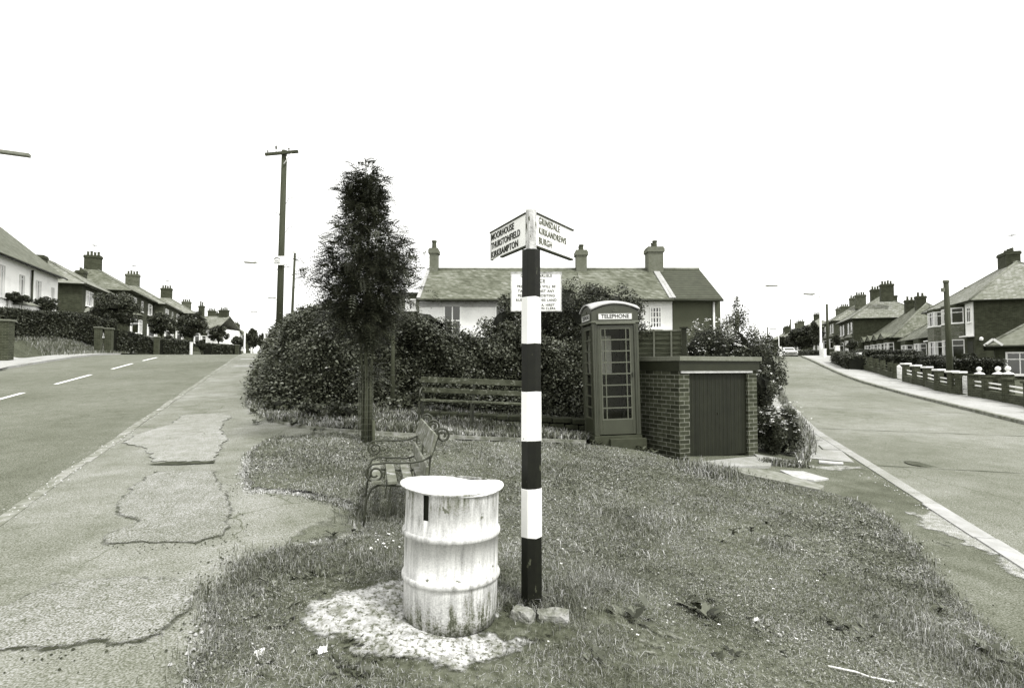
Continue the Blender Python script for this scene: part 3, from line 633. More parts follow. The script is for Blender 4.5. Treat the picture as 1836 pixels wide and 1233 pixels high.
sets = [fringe([(372, 1240), (385, 1190), (405, 1150), (400, 1110), (415, 1078), (445, 1035), (480, 1005), (530, 992), (610, 985), (655, 970)], .05, 5200, .03, .12),
        fringe([(455, 877), (448, 850), (458, 815), (478, 800), (500, 788)], .06, 1600, .03, .08),
        fringe([(560, 890), (600, 900), (650, 915), (668, 940)], .06, 1200, .03, .1),
        fringe([(1520, 897), (1560, 920), (1600, 956), (1640, 1005), (1700, 1085), (1760, 1145), (1836, 1205)], .07, 4200, .03, .13),
        fringe([(450, 725), (480, 748), (540, 760), (640, 768), (760, 775)], .08, 2500, .05, .14, .009),
        fringe([(735, 1090), (722, 1060), (730, 1030), (900, 1050), (925, 1080)], .06, 1800, .05, .16),
        fringe([(925, 1085), (985, 1085)], .05, 700, .06, .2), fringe([(985, 1075), (1060, 1060), (1130, 1040)], .12, 2600, .06, .2, weights=(.62, .28, .08, .02)),
        clump(430, 1070, .12, 1500, .05, .14), clump(480, 1020, .14, 1700, .05, .15), clump(560, 1010, .16, 1600, .04, .12), clump(660, 1010, .14, 1500, .05, .14), clump(480, 1120, .16, 1500, .04, .1), clump(440, 1180, .14, 1600, .04, .12),
        clump(1270, 850, .22, 1300, .08, .32, .009, (.35, .35, .2, .1), .5), clump(1390, 985, .12, 500, .06, .2), clump(1150, 935, .3, 700, .04, .1),
        clump(1090, 1060, .1, 500, .1, .22), clump(955, 1096, .07, 420, .05, .15), clump(1010, 1085, .1, 700, .08, .26, .006, (.6, .3, .1, 0)), clump(905, 1085, .06, 300, .05, .16), clump(690, 1215, .2, 1100, .04, .12), clump(1000, 1200, .25, 1500, .04, .12), clump(1640, 1140, .2, 1500, .06, .16), clump(1500, 1180, .25, 1600, .05, .14), clump(1750, 1200, .2, 1500, .06, .2),
        clump(690, 930, .14, 1600, .06, .2, .007, (.6, .3, .1, 0)), clump(760, 950, .2, 1200, .05, .16)]
sets = [scl(q) for q in sets]
o = blades_at('grass_tufts', sets); tag(o, 'ragged dark grass fringe and tufts along the turf edges', 'grass', kind='stuff')
# clover and plantain leaves lying low in the turf
m_ = 90000; P_ = np.array(g1); xs = rng.uniform(P_[:, 0].min(), P_[:, 0].max(), m_ * 3); yy = rng.uniform(P_[:, 1].min(), P_[:, 1].max(), m_ * 3)
ok = pip(xs, yy, g1) & (rng.uniform(0, 1, m_ * 3) < dens(xs, yy) * np.clip(.25 + 1.1 * np.sin(xs * 1.7 + 2 * np.sin(yy * 1.3)), .12, 1)); xs = xs[ok][:m_]; yy = yy[ok][:m_]; k_ = len(xs)
zc = zf(xs, yy) + tbump(xs, yy) + .03 + rng.uniform(0, .028, k_); sz_ = rng.uniform(.004, .011, k_) * np.clip(np.hypot(xs, yy) / 5, .8, 1.5); an = rng.uniform(0, 6.28, k_)
cx, sx = np.cos(an) * sz_, np.sin(an) * sz_; tz = rng.normal(0, .35, (k_, 2)) * sz_[:, None]; V = np.empty((k_, 4, 3))
V[:, 0] = np.stack([xs - cx, yy - sx, zc - tz[:, 0]], -1); V[:, 1] = np.stack([xs + sx * .6, yy - cx * .6, zc - tz[:, 1]], -1); V[:, 2] = np.stack([xs + cx, yy + sx, zc + tz[:, 0]], -1); V[:, 3] = np.stack([xs - sx * .6, yy + cx * .6, zc + tz[:, 1]], -1)
o = np_mesh('clover', V.reshape(-1, 3), np.arange(k_ * 4).reshape(-1, 4), np.clip(np.searchsorted([.58, .95, .998], rng.uniform(0, 1, k_)), 0, 3), [GR1, GR2, GR3, GR4]); tag(o, 'low clover and small leaves matted through the turf', 'weeds', kind='stuff')
# grit and crumbs along the broken edges
def crumbs(name, label, sets_, m):
    V = []; Fc = []; off = 0
    for pts, n, sp, s0, s1 in sets_:
        P = [G(*q) for q in pts]
        for k in range(n):
            i = random.randrange(len(P) - 1); q = P[i].lerp(P[i + 1], random.random()); x = q.x + random.gauss(0, sp); y = q.y + random.gauss(0, sp); s = random.uniform(s0, s1) * random.random() ** .5 + .002; z = gz(x, y) + .004; a = random.uniform(0, 6)
            b = [(x + s * math.cos(a + j * 1.571) * random.uniform(.7, 1.2), y + s * math.sin(a + j * 1.571) * random.uniform(.7, 1.2), z) for j in range(4)]; V += b + [(p_[0] * .4 + x * .6, p_[1] * .4 + y * .6, z + s * .8) for p_ in b]
            Fc += [[off + j, off + (j + 1) % 4, off + 4 + (j + 1) % 4, off + 4 + j] for j in range(4)] + [[off + 4, off + 5, off + 6, off + 7]]; off += 8
    o = np_mesh(name, V, Fc, None, [m]); tag(o, label, 'grit', kind='stuff')
ED = [(352, 1240), (372, 1185), (392, 1150), (380, 1110), (398, 1075), (425, 1035), (465, 1003), (520, 985), (600, 972)]
ED2 = [(447, 878), (440, 850), (448, 815), (468, 797)]; ED3 = [(450, 880), (550, 888), (600, 898), (640, 915)]
crumbs('dark_grit', 'dark grit and crumbs along the broken pavement edge', [(ED, 260, .09, .004, .013), ([(180, 976), (300, 980), (420, 960)], 70, .10, .003, .008), ([(0, 1170), (160, 1165), (300, 1140)], 80, .12, .003, .01), (ED3, 120, .1, .004, .012), ([(400, 870), (415, 950), (390, 1030), (350, 1100)], 160, .1, .003, .01), (LP1, 220, .2, .003, .012), ([(1500, 900), (1620, 1000), (1740, 1150)], 200, .2, .004, .014)], mat('dark_grit', .05, .3, 20))
crumbs('pale_grit', 'pale mortar crumbs and dead grass roots along the turf edge', [(ED, 260, .05, .005, .018), (ED2, 160, .04, .006, .02), (ED3, 150, .04, .006, .018), (LP1, 160, .15, .004, .014), (LP2, 120, .1, .005, .02), ([(0, 935), (130, 842), (230, 775), (330, 705)], 200, .06, .004, .014), ([(1550, 845), (1640, 895), (1836, 1010)], 120, .1, .004, .014)], mat('pale_grit', .36, .3, 20))
sets2 = [fringe(ED, .045, 2600, .01, .04, .004, (.0, .2, .4, .4), 1.6), fringe(ED2, .04, 900, .01, .04, .005, (0, .2, .4, .4), 1.6), fringe(ED3, .04, 1200, .01, .04, .005, (0, .2, .4, .4), 1.6), fringe([(1530, 905), (1600, 960), (1700, 1085), (1830, 1205)], .10, 6500, .01, .05, .005, (.25, .3, .3, .15), 1.4), fringe([(540, 1090), (640, 1060), (560, 1130), (740, 1195), (900, 1175)], .06, 1500, .01, .04, .004, (.3, .2, .2, .3), 1.4), fringe([(1050, 1100), (1180, 1125), (1240, 1180)], .12, 1500, .01, .05, .004, (.3, .2, .2, .3), 1.4)]
o = blades_at('dead_grass', sets2); tag(o, 'bleached dead grass lying along the turf edges', 'grass', kind='stuff')
# broad-leaved weeds, daisies
def weeds(name, spots, mats, w=(.2, .45, .35)):
    Vs = []; Fs = []; Ms = []; off = 0
    for px, py, n, L in spots:
        p = G(px, py)
        for k in range(n):
            a = rng.uniform(0, 2 * np.pi); el = rng.uniform(.15, .9); d = np.array([np.cos(a) * np.cos(el), np.sin(a) * np.cos(el), np.sin(el)]); s_ = np.array([-np.sin(a), np.cos(a), 0])
            l_ = L * rng.uniform(.6, 1.2); b = np.array([p.x, p.y, p.z + .02]) + np.append(rng.normal(0, L * .35, 2), 0); ww = l_ * .22
            V = [b, b + d * l_ * .55 - s_ * ww, b + d * l_ * np.array([1, 1, .75]), b + d * l_ * .55 + s_ * ww]
            Vs += V; Fs.append([off, off + 1, off + 2, off + 3]); off += 4; Ms.append(rng.choice(3, p=w))
    return np_mesh(name, np.array(Vs), np.array(Fs), Ms, mats)
sp = [(rng.uniform(1050, 1700), rng.uniform(900, 1210), 5, .09) for _ in range(34)] + [(1120, 1110, 12, .16), (1270, 1110, 12, .15), (1240, 1090, 10, .14), (1320, 960, 8, .12), (1500, 1130, 8, .13), (1780, 1180, 9, .15), (640, 960, 9, .1), (600, 965, 8, .1), (1480, 1030, 6, .1)] + \
     [(rng.uniform(450, 1040), rng.uniform(735, 775), 8, .16) for _ in range(60)] + [(rng.uniform(1040, 1110), rng.uniform(770, 800), 14, .14) for _ in range(10)] + [(rng.uniform(1140, 1215), rng.uniform(785, 815), 10, .12) for _ in range(10)] + \
     [(rng.uniform(430, 700), rng.uniform(1000, 1230), 5, .07) for _ in range(40)]
o = weeds('weeds', sp, [LEAFD, LEAFM, LEAFL]); tag(o, 'broad leaved docks and dandelions scattered through the grass', 'weeds', kind='stuff')
mb = MB()
for k in range(90):
    px, py = (rng.uniform(960, 1500), rng.uniform(850, 1150)) if k < 60 else ((rng.normal(1085, 18), rng.normal(842, 6)) if k < 75 else (rng.uniform(660, 720), rng.uniform(955, 985)))
    p = G(px, py, .05); r_ = rng.uniform(.005, .012) * (1.6 if k >= 75 and k % 3 == 0 else 1)
    mb.add([(p.x + r_ * math.cos(a), p.y + r_ * math.sin(a), p.z + (.006 if a % 2 < 1 else 0)) for a in np.linspace(0, 2 * math.pi, 7)[:-1]], [(0, 1, 2, 3, 4, 5)])
o = mb.build('daisies', PETAL); tag(o, 'tiny white daisies and clover dotted in the grass', 'flowers', kind='stuff')
# ================================================================ FOREGROUND OBJECTS
# ---- steel drum used as a litter bin
DX, DY = -.383, 3.58
dz0 = EYE - 1.478
t = thing('steel_drum', 'white painted oil drum bin with rust streaks and dented lid beside the striped post', 'litter bin', (DX, DY, dz0), R(-90))
t.rotation_euler = (R(0), R(1.1), R(0))
prof = [(.283, -.06), (.284, 0), (.286, .02), (.2875, .10), (.288, .175)]
for zc in (.215, .475):
    for k in range(9):
        a = -math.pi / 2 + math.pi * k / 8; prof.append((.2885 + .0145 * max(0, math.cos(a)) ** .8, zc + .019 * math.sin(a)))
    if zc < .4: prof.append((.288, .34))
prof += [(.288, .585), (.2875, .69), (.287, .725), (.292, .732), (.292, .742), (.284, .742)]
N = 144; vs = []; fs = []
for (r_, z) in prof:
    for k in range(N):
        a = 2 * math.pi * k / N
        d = -.006 * math.exp(-((a - 4.4) / .12) ** 2 - ((z - .36) / .08) ** 2) - .005 * math.exp(-((a - 5.0) / .2) ** 2 - ((z - .12) / .06) ** 2) + .0015 * math.sin(3 * a + z * 9)
        vs.append(((r_ + d) * math.cos(a), (r_ + d) * math.sin(a), z))
slot_a = 4.712 - .46
for i in range(len(prof) - 1):
    for k in range(N):
        am = 2 * math.pi * (k + .5) / N
        if prof[i][1] >= .58 and prof[i + 1][1] <= .74 and abs(am - slot_a) < .066: continue
        fs.append((i * N + k, i * N + (k + 1) % N, (i + 1) * N + (k + 1) % N, (i + 1) * N + k))
mb = MB(); mb.smooth = True; mb.add(vs, fs); body = mb.build('drum_body', DRUM, t)
so_ = body.modifiers.new('s', 'SOLIDIFY'); so_.thickness = .003; so_.offset = -1
mb = MB(); mb.lathe([(.274, -.05), (.275, .3), (.275, .65), (.27, .73)], 64, cap=False); mb.add([(0, 0, -.04)] + [(.274 * math.cos(a), .274 * math.sin(a), -.04) for a in np.linspace(0, 6.283, 25)[:-1]], [(0, i + 1, (i + 1) % 24 + 1) for i in range(24)])
mb.build('drum_lining', mat('drum_inside', .02, .3, 8, .8), t)
# lid: warped oval sheet with a rolled edge
vs = []; fs = []; rings = 14; n = 72
def lid_pt(rr, a, under=0):
    x = .317 * rr * math.cos(a) - .004; y = .285 * rr * math.sin(a) + .0
    rad = rr
    z = .750 + .009 * math.exp(-((a_wrap(a - 2.9)) / .8) ** 2) * rad ** 2 - .014 * math.exp(-((a_wrap(a - 5.35)) / .7) ** 2) * rad ** 3 + .006 * math.sin(2 * a + 1) * rad ** 2 - .012 * math.exp(-((x + .02) / .12) ** 2 - ((y - .1) / .1) ** 2) - .028 * math.exp(-((a_wrap(a - 1.15)) / .5) ** 2) * rad ** 2
    return (x, y, z - under)
def a_wrap(a):
    while a > math.pi: a -= 2 * math.pi
    while a < -math.pi: a += 2 * math.pi
    return a
for i in range(rings + 1):
    for k in range(n): vs.append(lid_pt(max(.02, i / rings), 2 * math.pi * k / n))
for i in range(rings):
    for k in range(n): fs.append((i * n + k, i * n + (k + 1) % n, (i + 1) * n + (k + 1) % n, (i + 1) * n + k))
mb = MB(); mb.smooth = True; mb.add(vs, fs)
lid = mb.build('lid', mat('lid_paint', .80, .03, 8, .5, spec=.4, extra=ex_chips(.735, .12, 18, (1, 1, 1))), t); sm = lid.modifiers.new('s', 'SOLIDIFY'); sm.thickness = .007; sm.offset = -1
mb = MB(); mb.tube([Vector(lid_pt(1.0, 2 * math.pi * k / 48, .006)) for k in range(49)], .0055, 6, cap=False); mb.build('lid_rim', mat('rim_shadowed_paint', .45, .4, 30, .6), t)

# ---- striped signpost
def zpost(py, D): 
    d = ray(953, py); return EYE + d.z * D / d.y
PD = 3.82; base = G(953, 1090); px_, py_ = A(953, 1090, PD)[:2]
b0 = gz(px_, py_)
t = thing('signpost', 'black and white striped wooden finger signpost rising beside the drum', 'signpost', (px_, py_, b0))
ys = [1100, 966, 878, 792, 702, 616, 531, 445]
zs = [zpost(y, PD - .07) - b0 for y in ys]; zs[0] = -.15
def octr(z): return .0735 - .0085 * z / 2.6
def octa(r_): return [(r_ * math.cos(R(22.5 + 45 * k)), r_ * math.sin(R(22.5 + 45 * k))) for k in range(8)]
for i in range(len(zs) - 1):
    white = i % 2 == 1; r0 = octr(zs[i]) + (.0025 if white else 0); r1 = octr(zs[i + 1]) + (.0025 if white else 0)
    mb = MB(); a = octa(r0); b = octa(r1); nn = 6
    vs = []; ja = [random.uniform(-.004, .004) for _ in range(8)]; jb = [random.uniform(-.004, .004) for _ in range(8)]; zlo, zhi = (zs[i], zs[i + 1]) if white else (zs[i] - .02, zs[i + 1] + (.02 if i < len(zs) - 2 else 0))
    for j in range(nn + 1):
        q = j / nn; vs += [(x0 + (x1 - x0) * q, y0 + (y1 - y0) * q, zlo + (zhi - zlo) * q + ((ja[kk] if j == 0 else (jb[kk] if j == nn else 0)) if white else 0)) for kk, ((x0, y0), (x1, y1)) in enumerate(zip(a, b))]
    fs = [(j * 8 + k, j * 8 + (k + 1) % 8, (j + 1) * 8 + (k + 1) % 8, (j + 1) * 8 + k) for j in range(nn) for k in range(8)]
    fs += [tuple(range(7, -1, -1)), tuple(nn * 8 + k for k in range(8))]
    mb.add(vs, fs); mb.build('painted_band', WHITEPOST if white else BLACKPOST, t, bevel=.004)
zt = zpost(380, PD) - b0; zb = zs[-1]
mb = MB(); mb.prism([(x * .62, y * .62) for x, y in octa(.062)], zb, zt + .002); mb.build('post_head', mat('weathered_white', .42, .45, 9, .8, .4, 40, stretch=(4, 4, .6), extra=ex_chips(.52, .12, 14, (1, 1, .3))), t)
mb = MB(); mb.mi = 0; mb.lathe([(.03, zt), (.038, zt + .01), (.03, zt + .024), (.0, zt + .034)], 14); mb.build('post_cap', WHITEP, t)
def finger(lines, p0, vec, z0, z1, L, mt, broken=False):
    ang = math.atan2(vec[1], vec[0]); e = bpy.data.objects.new('finger_board', None)
    mb = MB()
    if broken: mb.slab([(0, 0, z0), (L, 0, z0 - .0), (L, 0, z0 + .012), (0, 0, z1)], 0) if False else None
    # board body
    if broken: poly = [(0, z0 + .002), (L * .70, z0 + .004), (L * .72, z0 + .024), (L, z0 + .010), (L, z1), (0, z1)]
    else: poly = [(0, z0), (L, z0), (L, z1), (0, z1)]
    n = len(poly); vs = [(x, -.009, z) for x, z in poly] + [(x, .009, z) for x, z in poly]
    mb.add(vs, [tuple(range(n)), tuple(range(2 * n - 1, n - 1, -1))] + [(i, n + i, n + (i + 1) % n, (i + 1) % n) for i in range(n)])
    o = mb.build('finger_board', SIGNW, t); o.location = (p0[0], p0[1], 0); o.rotation_euler = (0, 0, ang)
    mb = MB(); mb.box(-.004, L + .012, -.016, .016, z1 - .001, z1 + .010); 
    if broken: mb.bar((0, 0, z0 - .003), (L * .70, 0, z0 + .000), .022, .012); mb.box(L * .99, L + .004, -.011, .011, z0 + .005, z1)
    else: mb.box(-.004, L + .0, -.014, .014, z0 - .011, z0 + .001)
    mb.build('board_edging', SIGNE, o)
    return o, ang, L
zi1 = zpost(384, PD) - b0; zi0 = zpost(441, PD) - b0
vl = Vector((-.25, .55)).normalized(); vr = Vector((.29, .47)).normalized()
oL, aL_, LL = finger(None, (-.030, .0), (vl.x, vl.y), zi0, zi1, .615, INK, True)
oR, aR_, LR = finger(None, (.030, .0), (vr.x, vr.y), zi0, zi1, .56, INK)
# the left board is read from the camera side: text must run from its outer end to the post
for k, s_ in enumerate(('MOORHOUSE', 'THURSTONFIELD', 'KIRKBAMPTON')):
    o = text('lettering', s_, .068, INK, oL, (.60, .0115, zi1 - .042 - k * .068), (R(90), 0, R(180)), align='LEFT', sx=(.93, .92, .98)[k], bold=.0006, sp=1.09)
for k, s_ in enumerate(('GRINSDALE', 'KIRKANDREWS', 'BURGH')):
    o = text('lettering', s_, .066, INKF, oR, (.025, -.0115, zi1 - .040 - k * .068), (R(90), 0, 0), align='LEFT', sx=.86, bold=.0004, sp=1.09)

# ---- notice board behind
ND = 9.3; a_ = A(917, 490, ND); b_ = A(1006, 557, ND)
nx = (a_.x + b_.x) / 2; ng = gz(nx, ND)
t = thing('notice_board', 'white enamel rubbish notice on a post behind the striped signpost', 'notice board', (nx, ND, ng))
w2 = (b_.x - a_.x) / 2; h0 = b_.z - ng; h1 = a_.z - ng
mb = MB(); mb.box(-w2, w2, -.012, .012, h0, h1); mb.build('board', SIGNW, t, bevel=.004)
mb = MB(); mb.box(-w2 - .012, w2 + .012, -.022, .022, h1, h1 + .02)
for x in (-w2 - .012, w2): mb.box(x, x + .012, -.018, .014, h0, h1)
mb.box(-w2 - .012, w2 + .012, -.018, .014, h0 - .014, h0); mb.build('frame', mat('chipped_frame', .35, .6, 20, .7), t)
mb = MB(); mb.box(-.045, .045, .02, .10, -.4, h1 - .02); mb.build('post', POLEM, t)
for s_, f_, sz, xx in (('CITY OF CARLISLE', .93, .062, 0), ('NOTICE', .79, .082, 0), ('PROCEEDINGS  WILL  BE', .645, .060, 0), ('TAKEN  AGAINST  ANY', .52, .060, 0), ('PERSONS  DEPOSITING', .40, .060, 0), ('RUBBISH ON THIS LAND', .28, .060, 0), ('H. D. A. HIRST', .15, .056, .12), ('TOWN CLERK', .06, .056, .14)):
    words(s_, sz, INK, t, xx, -.0145, h0 + (h1 - h0) * f_)

# ---- telephone box
bx = A(1103, 700, 10.6); TH = R(5.9); W = .86; H2 = W / 2
c0 = Vector((1.49, 10.25)); ax = Vector((math.cos(TH), math.sin(TH))); ay = Vector((-ax.y, ax.x))
ctr = c0 + ax * H2 + ay * H2
gb = min(gz(c0.x, c0.y), gz(ctr.x, ctr.y)) - .02
zb_ = A(1066, 788, 10.25).z
t = thing('telephone_box', 'domed cast iron telephone box with small panes standing against the brick kiosk', 'telephone box', (ctr.x, ctr.y, zb_), TH)
t.rotation_euler = (R(0), R(-1.3), TH)
mb = MB(); mb.box(-H2 - .01, H2 + .01, -H2 - .01, H2 + .01, -.35, .07); mb.box(H2 - .60, H2 + .06, -H2 - .10, -H2, -.3, .02); mb.build('plinth', mat('box_plinth', .06, .2, 6, .7), t, bevel=.008)
mb = MB()
cw = .095
for sx in (-1, 1):
    for sy in (-1, 1):
        x0 = sx * H2; y0 = sy * H2; mb.box(min(x0, x0 - sx * cw), max(x0, x0 - sx * cw), min(y0, y0 - sy * cw), max(y0, y0 - sy * cw), .07, 2.10)
mb.build('corner_frame', BOXRED, t, bevel=.012)
# fluted reveal lines on the corners
mb = MB()
for sx in (-1, 1):
    for off in (.045, .078):
        mb.box(sx * (H2 - off) - .004, sx * (H2 - off) + .004, -H2 - .007, -H2 + .002, .12, 2.04)
for off in (.03, .06, .085): mb.box(-H2 - .007, -H2 + .002, -H2 + off - .004, -H2 + off + .004, .12, 2.04)
mb.build('corner_beading', BOXRED, t)
def face_pts(side, u, v, out):   # u across -..+, v up
    q = -(H2 + out)
    return {'F': (u, q), 'B': (-u, -q), 'L': (q, -u), 'R': (-q, u)}[side] + (v,)
def fbox(mb, side, u0, u1, o0, o1, v0, v1):
    p = [face_pts(side, u, v, o) for u in (u0, u1) for o in (o0, o1) for v in (v0, v1)]
    mb.add(p, [(0, 1, 3, 2), (4, 6, 7, 5), (0, 4, 5, 1), (2, 3, 7, 6), (0, 2, 6, 4), (1, 5, 7, 3)])
for side in 'FLRB':
    d = bpy.data.objects.new('x', None)
    nm = 'door' if side == 'F' else 'glazed_side'
    mb = MB(); i0 = -H2 + cw + .002; i1 = H2 - cw - .002; st = .055
    v0, v1 = .09, 2.06; g0, g1 = .36, 2.0
    o0, o1 = -.05, -.012
    if side == 'B': fbox(mb, side, i0, i1, o0, o1, v0, v1); mb.build('back_panel', BOXRED, t); continue
    fbox(mb, side, i0, i0 + st, o0, o1, v0, v1); fbox(mb, side, i1 - st, i1, o0, o1, v0, v1)
    fbox(mb, side, i0 + st, i1 - st, o0, o1, v0, g0); fbox(mb, side, i0 + st, i1 - st, o0, o1, g1, v1)
    dr = mb.build(nm, BOXRED, t, bevel=.004)
    mb = MB(); gu0, gu1 = i0 + st, i1 - st
    for k in range(9):
        z = g0 + (g1 - g0) * k / 8; fbox(mb, side, gu0, gu1, o0 + .005, o1 + .004, z - .011, z + .011)
    for u in (gu0 + .008, gu0 + .085, gu1 - .085, gu1 - .008): fbox(mb, side, u - .009, u + .009, o0 + .006, o1 + .002, g0 - .01, g1 + .01)
    mb.build('glazing_bars', BOXREDL, dr)
    mb = MB(); mb.add([face_pts(side, u_, v_, o0 + .014) for u_, v_ in ((gu0, g0), (gu1, g0), (gu1, g1), (gu0, g1))], [(0, 1, 2, 3)]); mb.build('pane', GLASS, dr)
    if side == 'F':
        mb = MB(); fbox(mb, side, i1 - .045, i1 - .02, o1, .025, 1.12, 1.2); mb.build('handle', IRON, dr)
mb = MB(); mb.box(-H2 - .018, H2 + .018, -H2 - .018, H2 + .018, 2.10, 2.135); mb.box(-H2 + .06, H2 - .06, -H2 - .035, -H2 - .016, 2.075, 2.105); mb.build('cornice', BOXREDL, t, bevel=.006)
zE, rise = 2.315, .115
mb = MB(); nA = 20
def arch(u): return zE + rise * (1 - (u / H2) ** 2)
for side in 'FLRB':
    vs = []; 
    for k in range(nA + 1):
        u = -H2 + W * k / nA; vs.append(face_pts(side, u, 2.135, 0)); vs.append(face_pts(side, u, arch(u), 0))
    mb.add(vs, [(2 * k, 2 * k + 2, 2 * k + 3, 2 * k + 1) for k in range(nA)])
mb.build('pediment', BOXRED, t)
# dome roof with overhanging arched eaves
mb = MB(); mb.smooth = True; vs = []; M_ = 24; e_ = H2 + .022
for i in range(M_ + 1):
    for j in range(M_ + 1):
        x = -e_ + 2 * e_ * i / M_; y = -e_ + 2 * e_ * j / M_; vs.append((x, y, zE + .012 + rise * (1 - (x / e_) ** 2) + rise * .75 * (1 - (y / e_) ** 2) * (1 - (x / e_) ** 2) ** .5 + rise * .25 * (1 - (y / e_) ** 2) if False else zE + .012 + rise * (1 - (x / e_) ** 2) + rise * (1 - (y / e_) ** 2) * .62 + rise * .38 * (1 - (y / e_) ** 2) * (x / e_) ** 2))
mb.add(vs, [(i * (M_ + 1) + j, (i + 1) * (M_ + 1) + j, (i + 1) * (M_ + 1) + j + 1, i * (M_ + 1) + j + 1) for i in range(M_) for j in range(M_)])
rf = mb.build('domed_roof', BOXTOP, t); sm = rf.modifiers.new('s', 'SOLIDIFY'); sm.thickness = .028; sm.offset = 1
for side, rz in (('F', 0), ('L', -90), ('R', 90)):
    mb = MB(); fbox(mb, side, -.31, .31, 0, .012, 2.165, 2.27); s1 = mb.build('opal_sign', mat('opal_glass', .62, .1, 5, .3), t)
    mb = MB()
    for (u0, u1, v0, v1) in ((-.325, .325, 2.27, 2.282), (-.325, .325, 2.153, 2.165), (-.325, -.31, 2.165, 2.27), (.31, .325, 2.165, 2.27)): fbox(mb, side, u0, u1, 0, .016, v0, v1)
    mb.build('sign_frame', BOXREDL, s1)
    p = face_pts(side, 0, 2.2175, .014); text('lettering', 'TELEPHONE', .098, INK, s1, p, (R(90), 0, R(rz)), sx=.98, bold=.0015)
    mb = MB()   # embossed crown
    fbox(mb, side, -.045, .045, 0, .01, 2.302, 2.315)
    for u in (-.04, -.02, 0, .02, .04): fbox(mb, side, u - .006, u + .006, 0, .012, 2.315, 2.352 - abs(u) * .25)
    fbox(mb, side, -.008, .008, 0, .014, 2.352, 2.368); mb.build('crown_emblem', BOXREDL, t)
# inside: notice panel, shelf, telephone
mb = MB(); mb.box(-.33, .13, H2 - .10, H2 - .07, 1.17, 1.90); mb.build('inner_notice_panel', mat('inner_panel', .7, .2, 30, .8), t)
mb = MB(); mb.box(-.33, .33, H2 - .28, H2 - .08, 1.10, 1.14); mb.box(-.25, .25, H2 - .2, H2 - .08, .5, 1.08); mb.build('shelf', mat('shelf_dark', .05, .2, 6, .6), t)
mb = MB(); mb.box(.14, .33, H2 - .22, H2 - .07, 1.16, 1.62); mb.tube([(.2, H2 - .24, 1.52), (.2, H2 - .27, 1.42), (.2, H2 - .24, 1.32)], .02, 8); mb.build('telephone', DARKW, t)

# ---- brick kiosk
KTH = R(26); kc = A(1219, 818, 9.9); kz = kc.z - .02
t = thing('brick_kiosk', 'low brick kiosk with a plank door and flat concrete coping beside the telephone box', 'kiosk', (kc.x, kc.y, kz), KTH)
KW, KD, KH = 1.90, 1.75, 1.50
dx0, dx1, dz1 = .235, 1.66, 1.455
mb = MB()
mb.box(0, dx0, 0, .22, -.3, KH); mb.box(dx1, KW, 0, .22, -.3, KH); mb.box(0, .22, .22, KD, -.3, KH); mb.box(KW - .22, KW, .22, KD, -.3, KH); mb.box(.22, KW - .22, KD - .22, KD, -.3, KH)
mb.build('wall', BRICKN, t)
mb = MB(); mb.box(dx0 + .002, dx1 - .002, .05, .10, -.04, dz1); dr = mb.build('door', DOORG, t)
mb = MB()
for k in range(1, 15): x = dx0 + k * (dx1 - dx0) / 15; mb.box(x - .003, x + .003, .046, .052, -.03, dz1 - .01)
mb.build('board_grooves', DARKW, dr)
mb = MB(); mb.box(.94, .96, .038, .05, .70, .74); mb.build('latch', DARKW, dr)
mb = MB(); mb.box(.03, KW - .14, -.03, .0, dz1 + .002, dz1 + .046); mb.build('lintel_strip', mat('lintel_white', .42, .15, 10, .7), t)
mb = MB(); mb.box(-.03, KW + .03, -.045, KD + .02, KH + .0, KH + .17); mb.build('fascia', FASC, t)
mb = MB(); mb.box(-.05, KW + .05, -.085, KD + .04, KH + .17, KH + .25); mb.build('coping', COPE, t, bevel=.006)
# concrete slabs in front of the kiosk
def slab_thing(name, label, pts, th, m, tilt=0, group=None, dz=.05):
    P = [G(a, b, dz) for a, b in pts]; c = sum(P, Vector()) / len(P); mb = MB(); mb.slab([p - c + Vector((0, 0, tilt * (i % 2))) for i, p in enumerate(P)], th)
    o = mb.build(name, m, None, bevel=.006); o.location = c; return tag(o, label, 'paving slab', group)
slab_thing('concrete_slab', 'grey concrete apron slab at the foot of the kiosk door', [(1234, 829), (1352, 817), (1384, 828), (1381, 834), (1300, 835), (1240, 838)], .10, FLAG)
slab_thing('concrete_slab', 'broken concrete strip running along the grass below the kiosk', [(1240, 839), (1340, 838), (1395, 845), (1478, 870), (1470, 877), (1400, 862), (1330, 848), (1250, 842)], .08, mat('old_concrete', .2, .3, 9, .9, .5, 40))
slab_thing('concrete_slab', 'tilted pale paving slab on the pavement beyond the kiosk', [(1398, 842), (1440, 844), (1486, 857), (1460, 860), (1428, 856)], .05, mat('bright_slab', .36, .3, 8, .9, .3, 60), .0, dz=.03)
slab_thing('concrete_slab', 'flat pale slab beside the shrub on the right pavement', [(1352, 813), (1400, 821), (1432, 829), (1425, 833), (1390, 826), (1362, 822)], .04, FLAG)
slab_thing('concrete_slab', 'small pale kerb slab lying in the right hand pavement', [(1468, 824), (1512, 828), (1512, 831), (1468, 828)], .03, mat('bright_slab', .55), dz=.03)
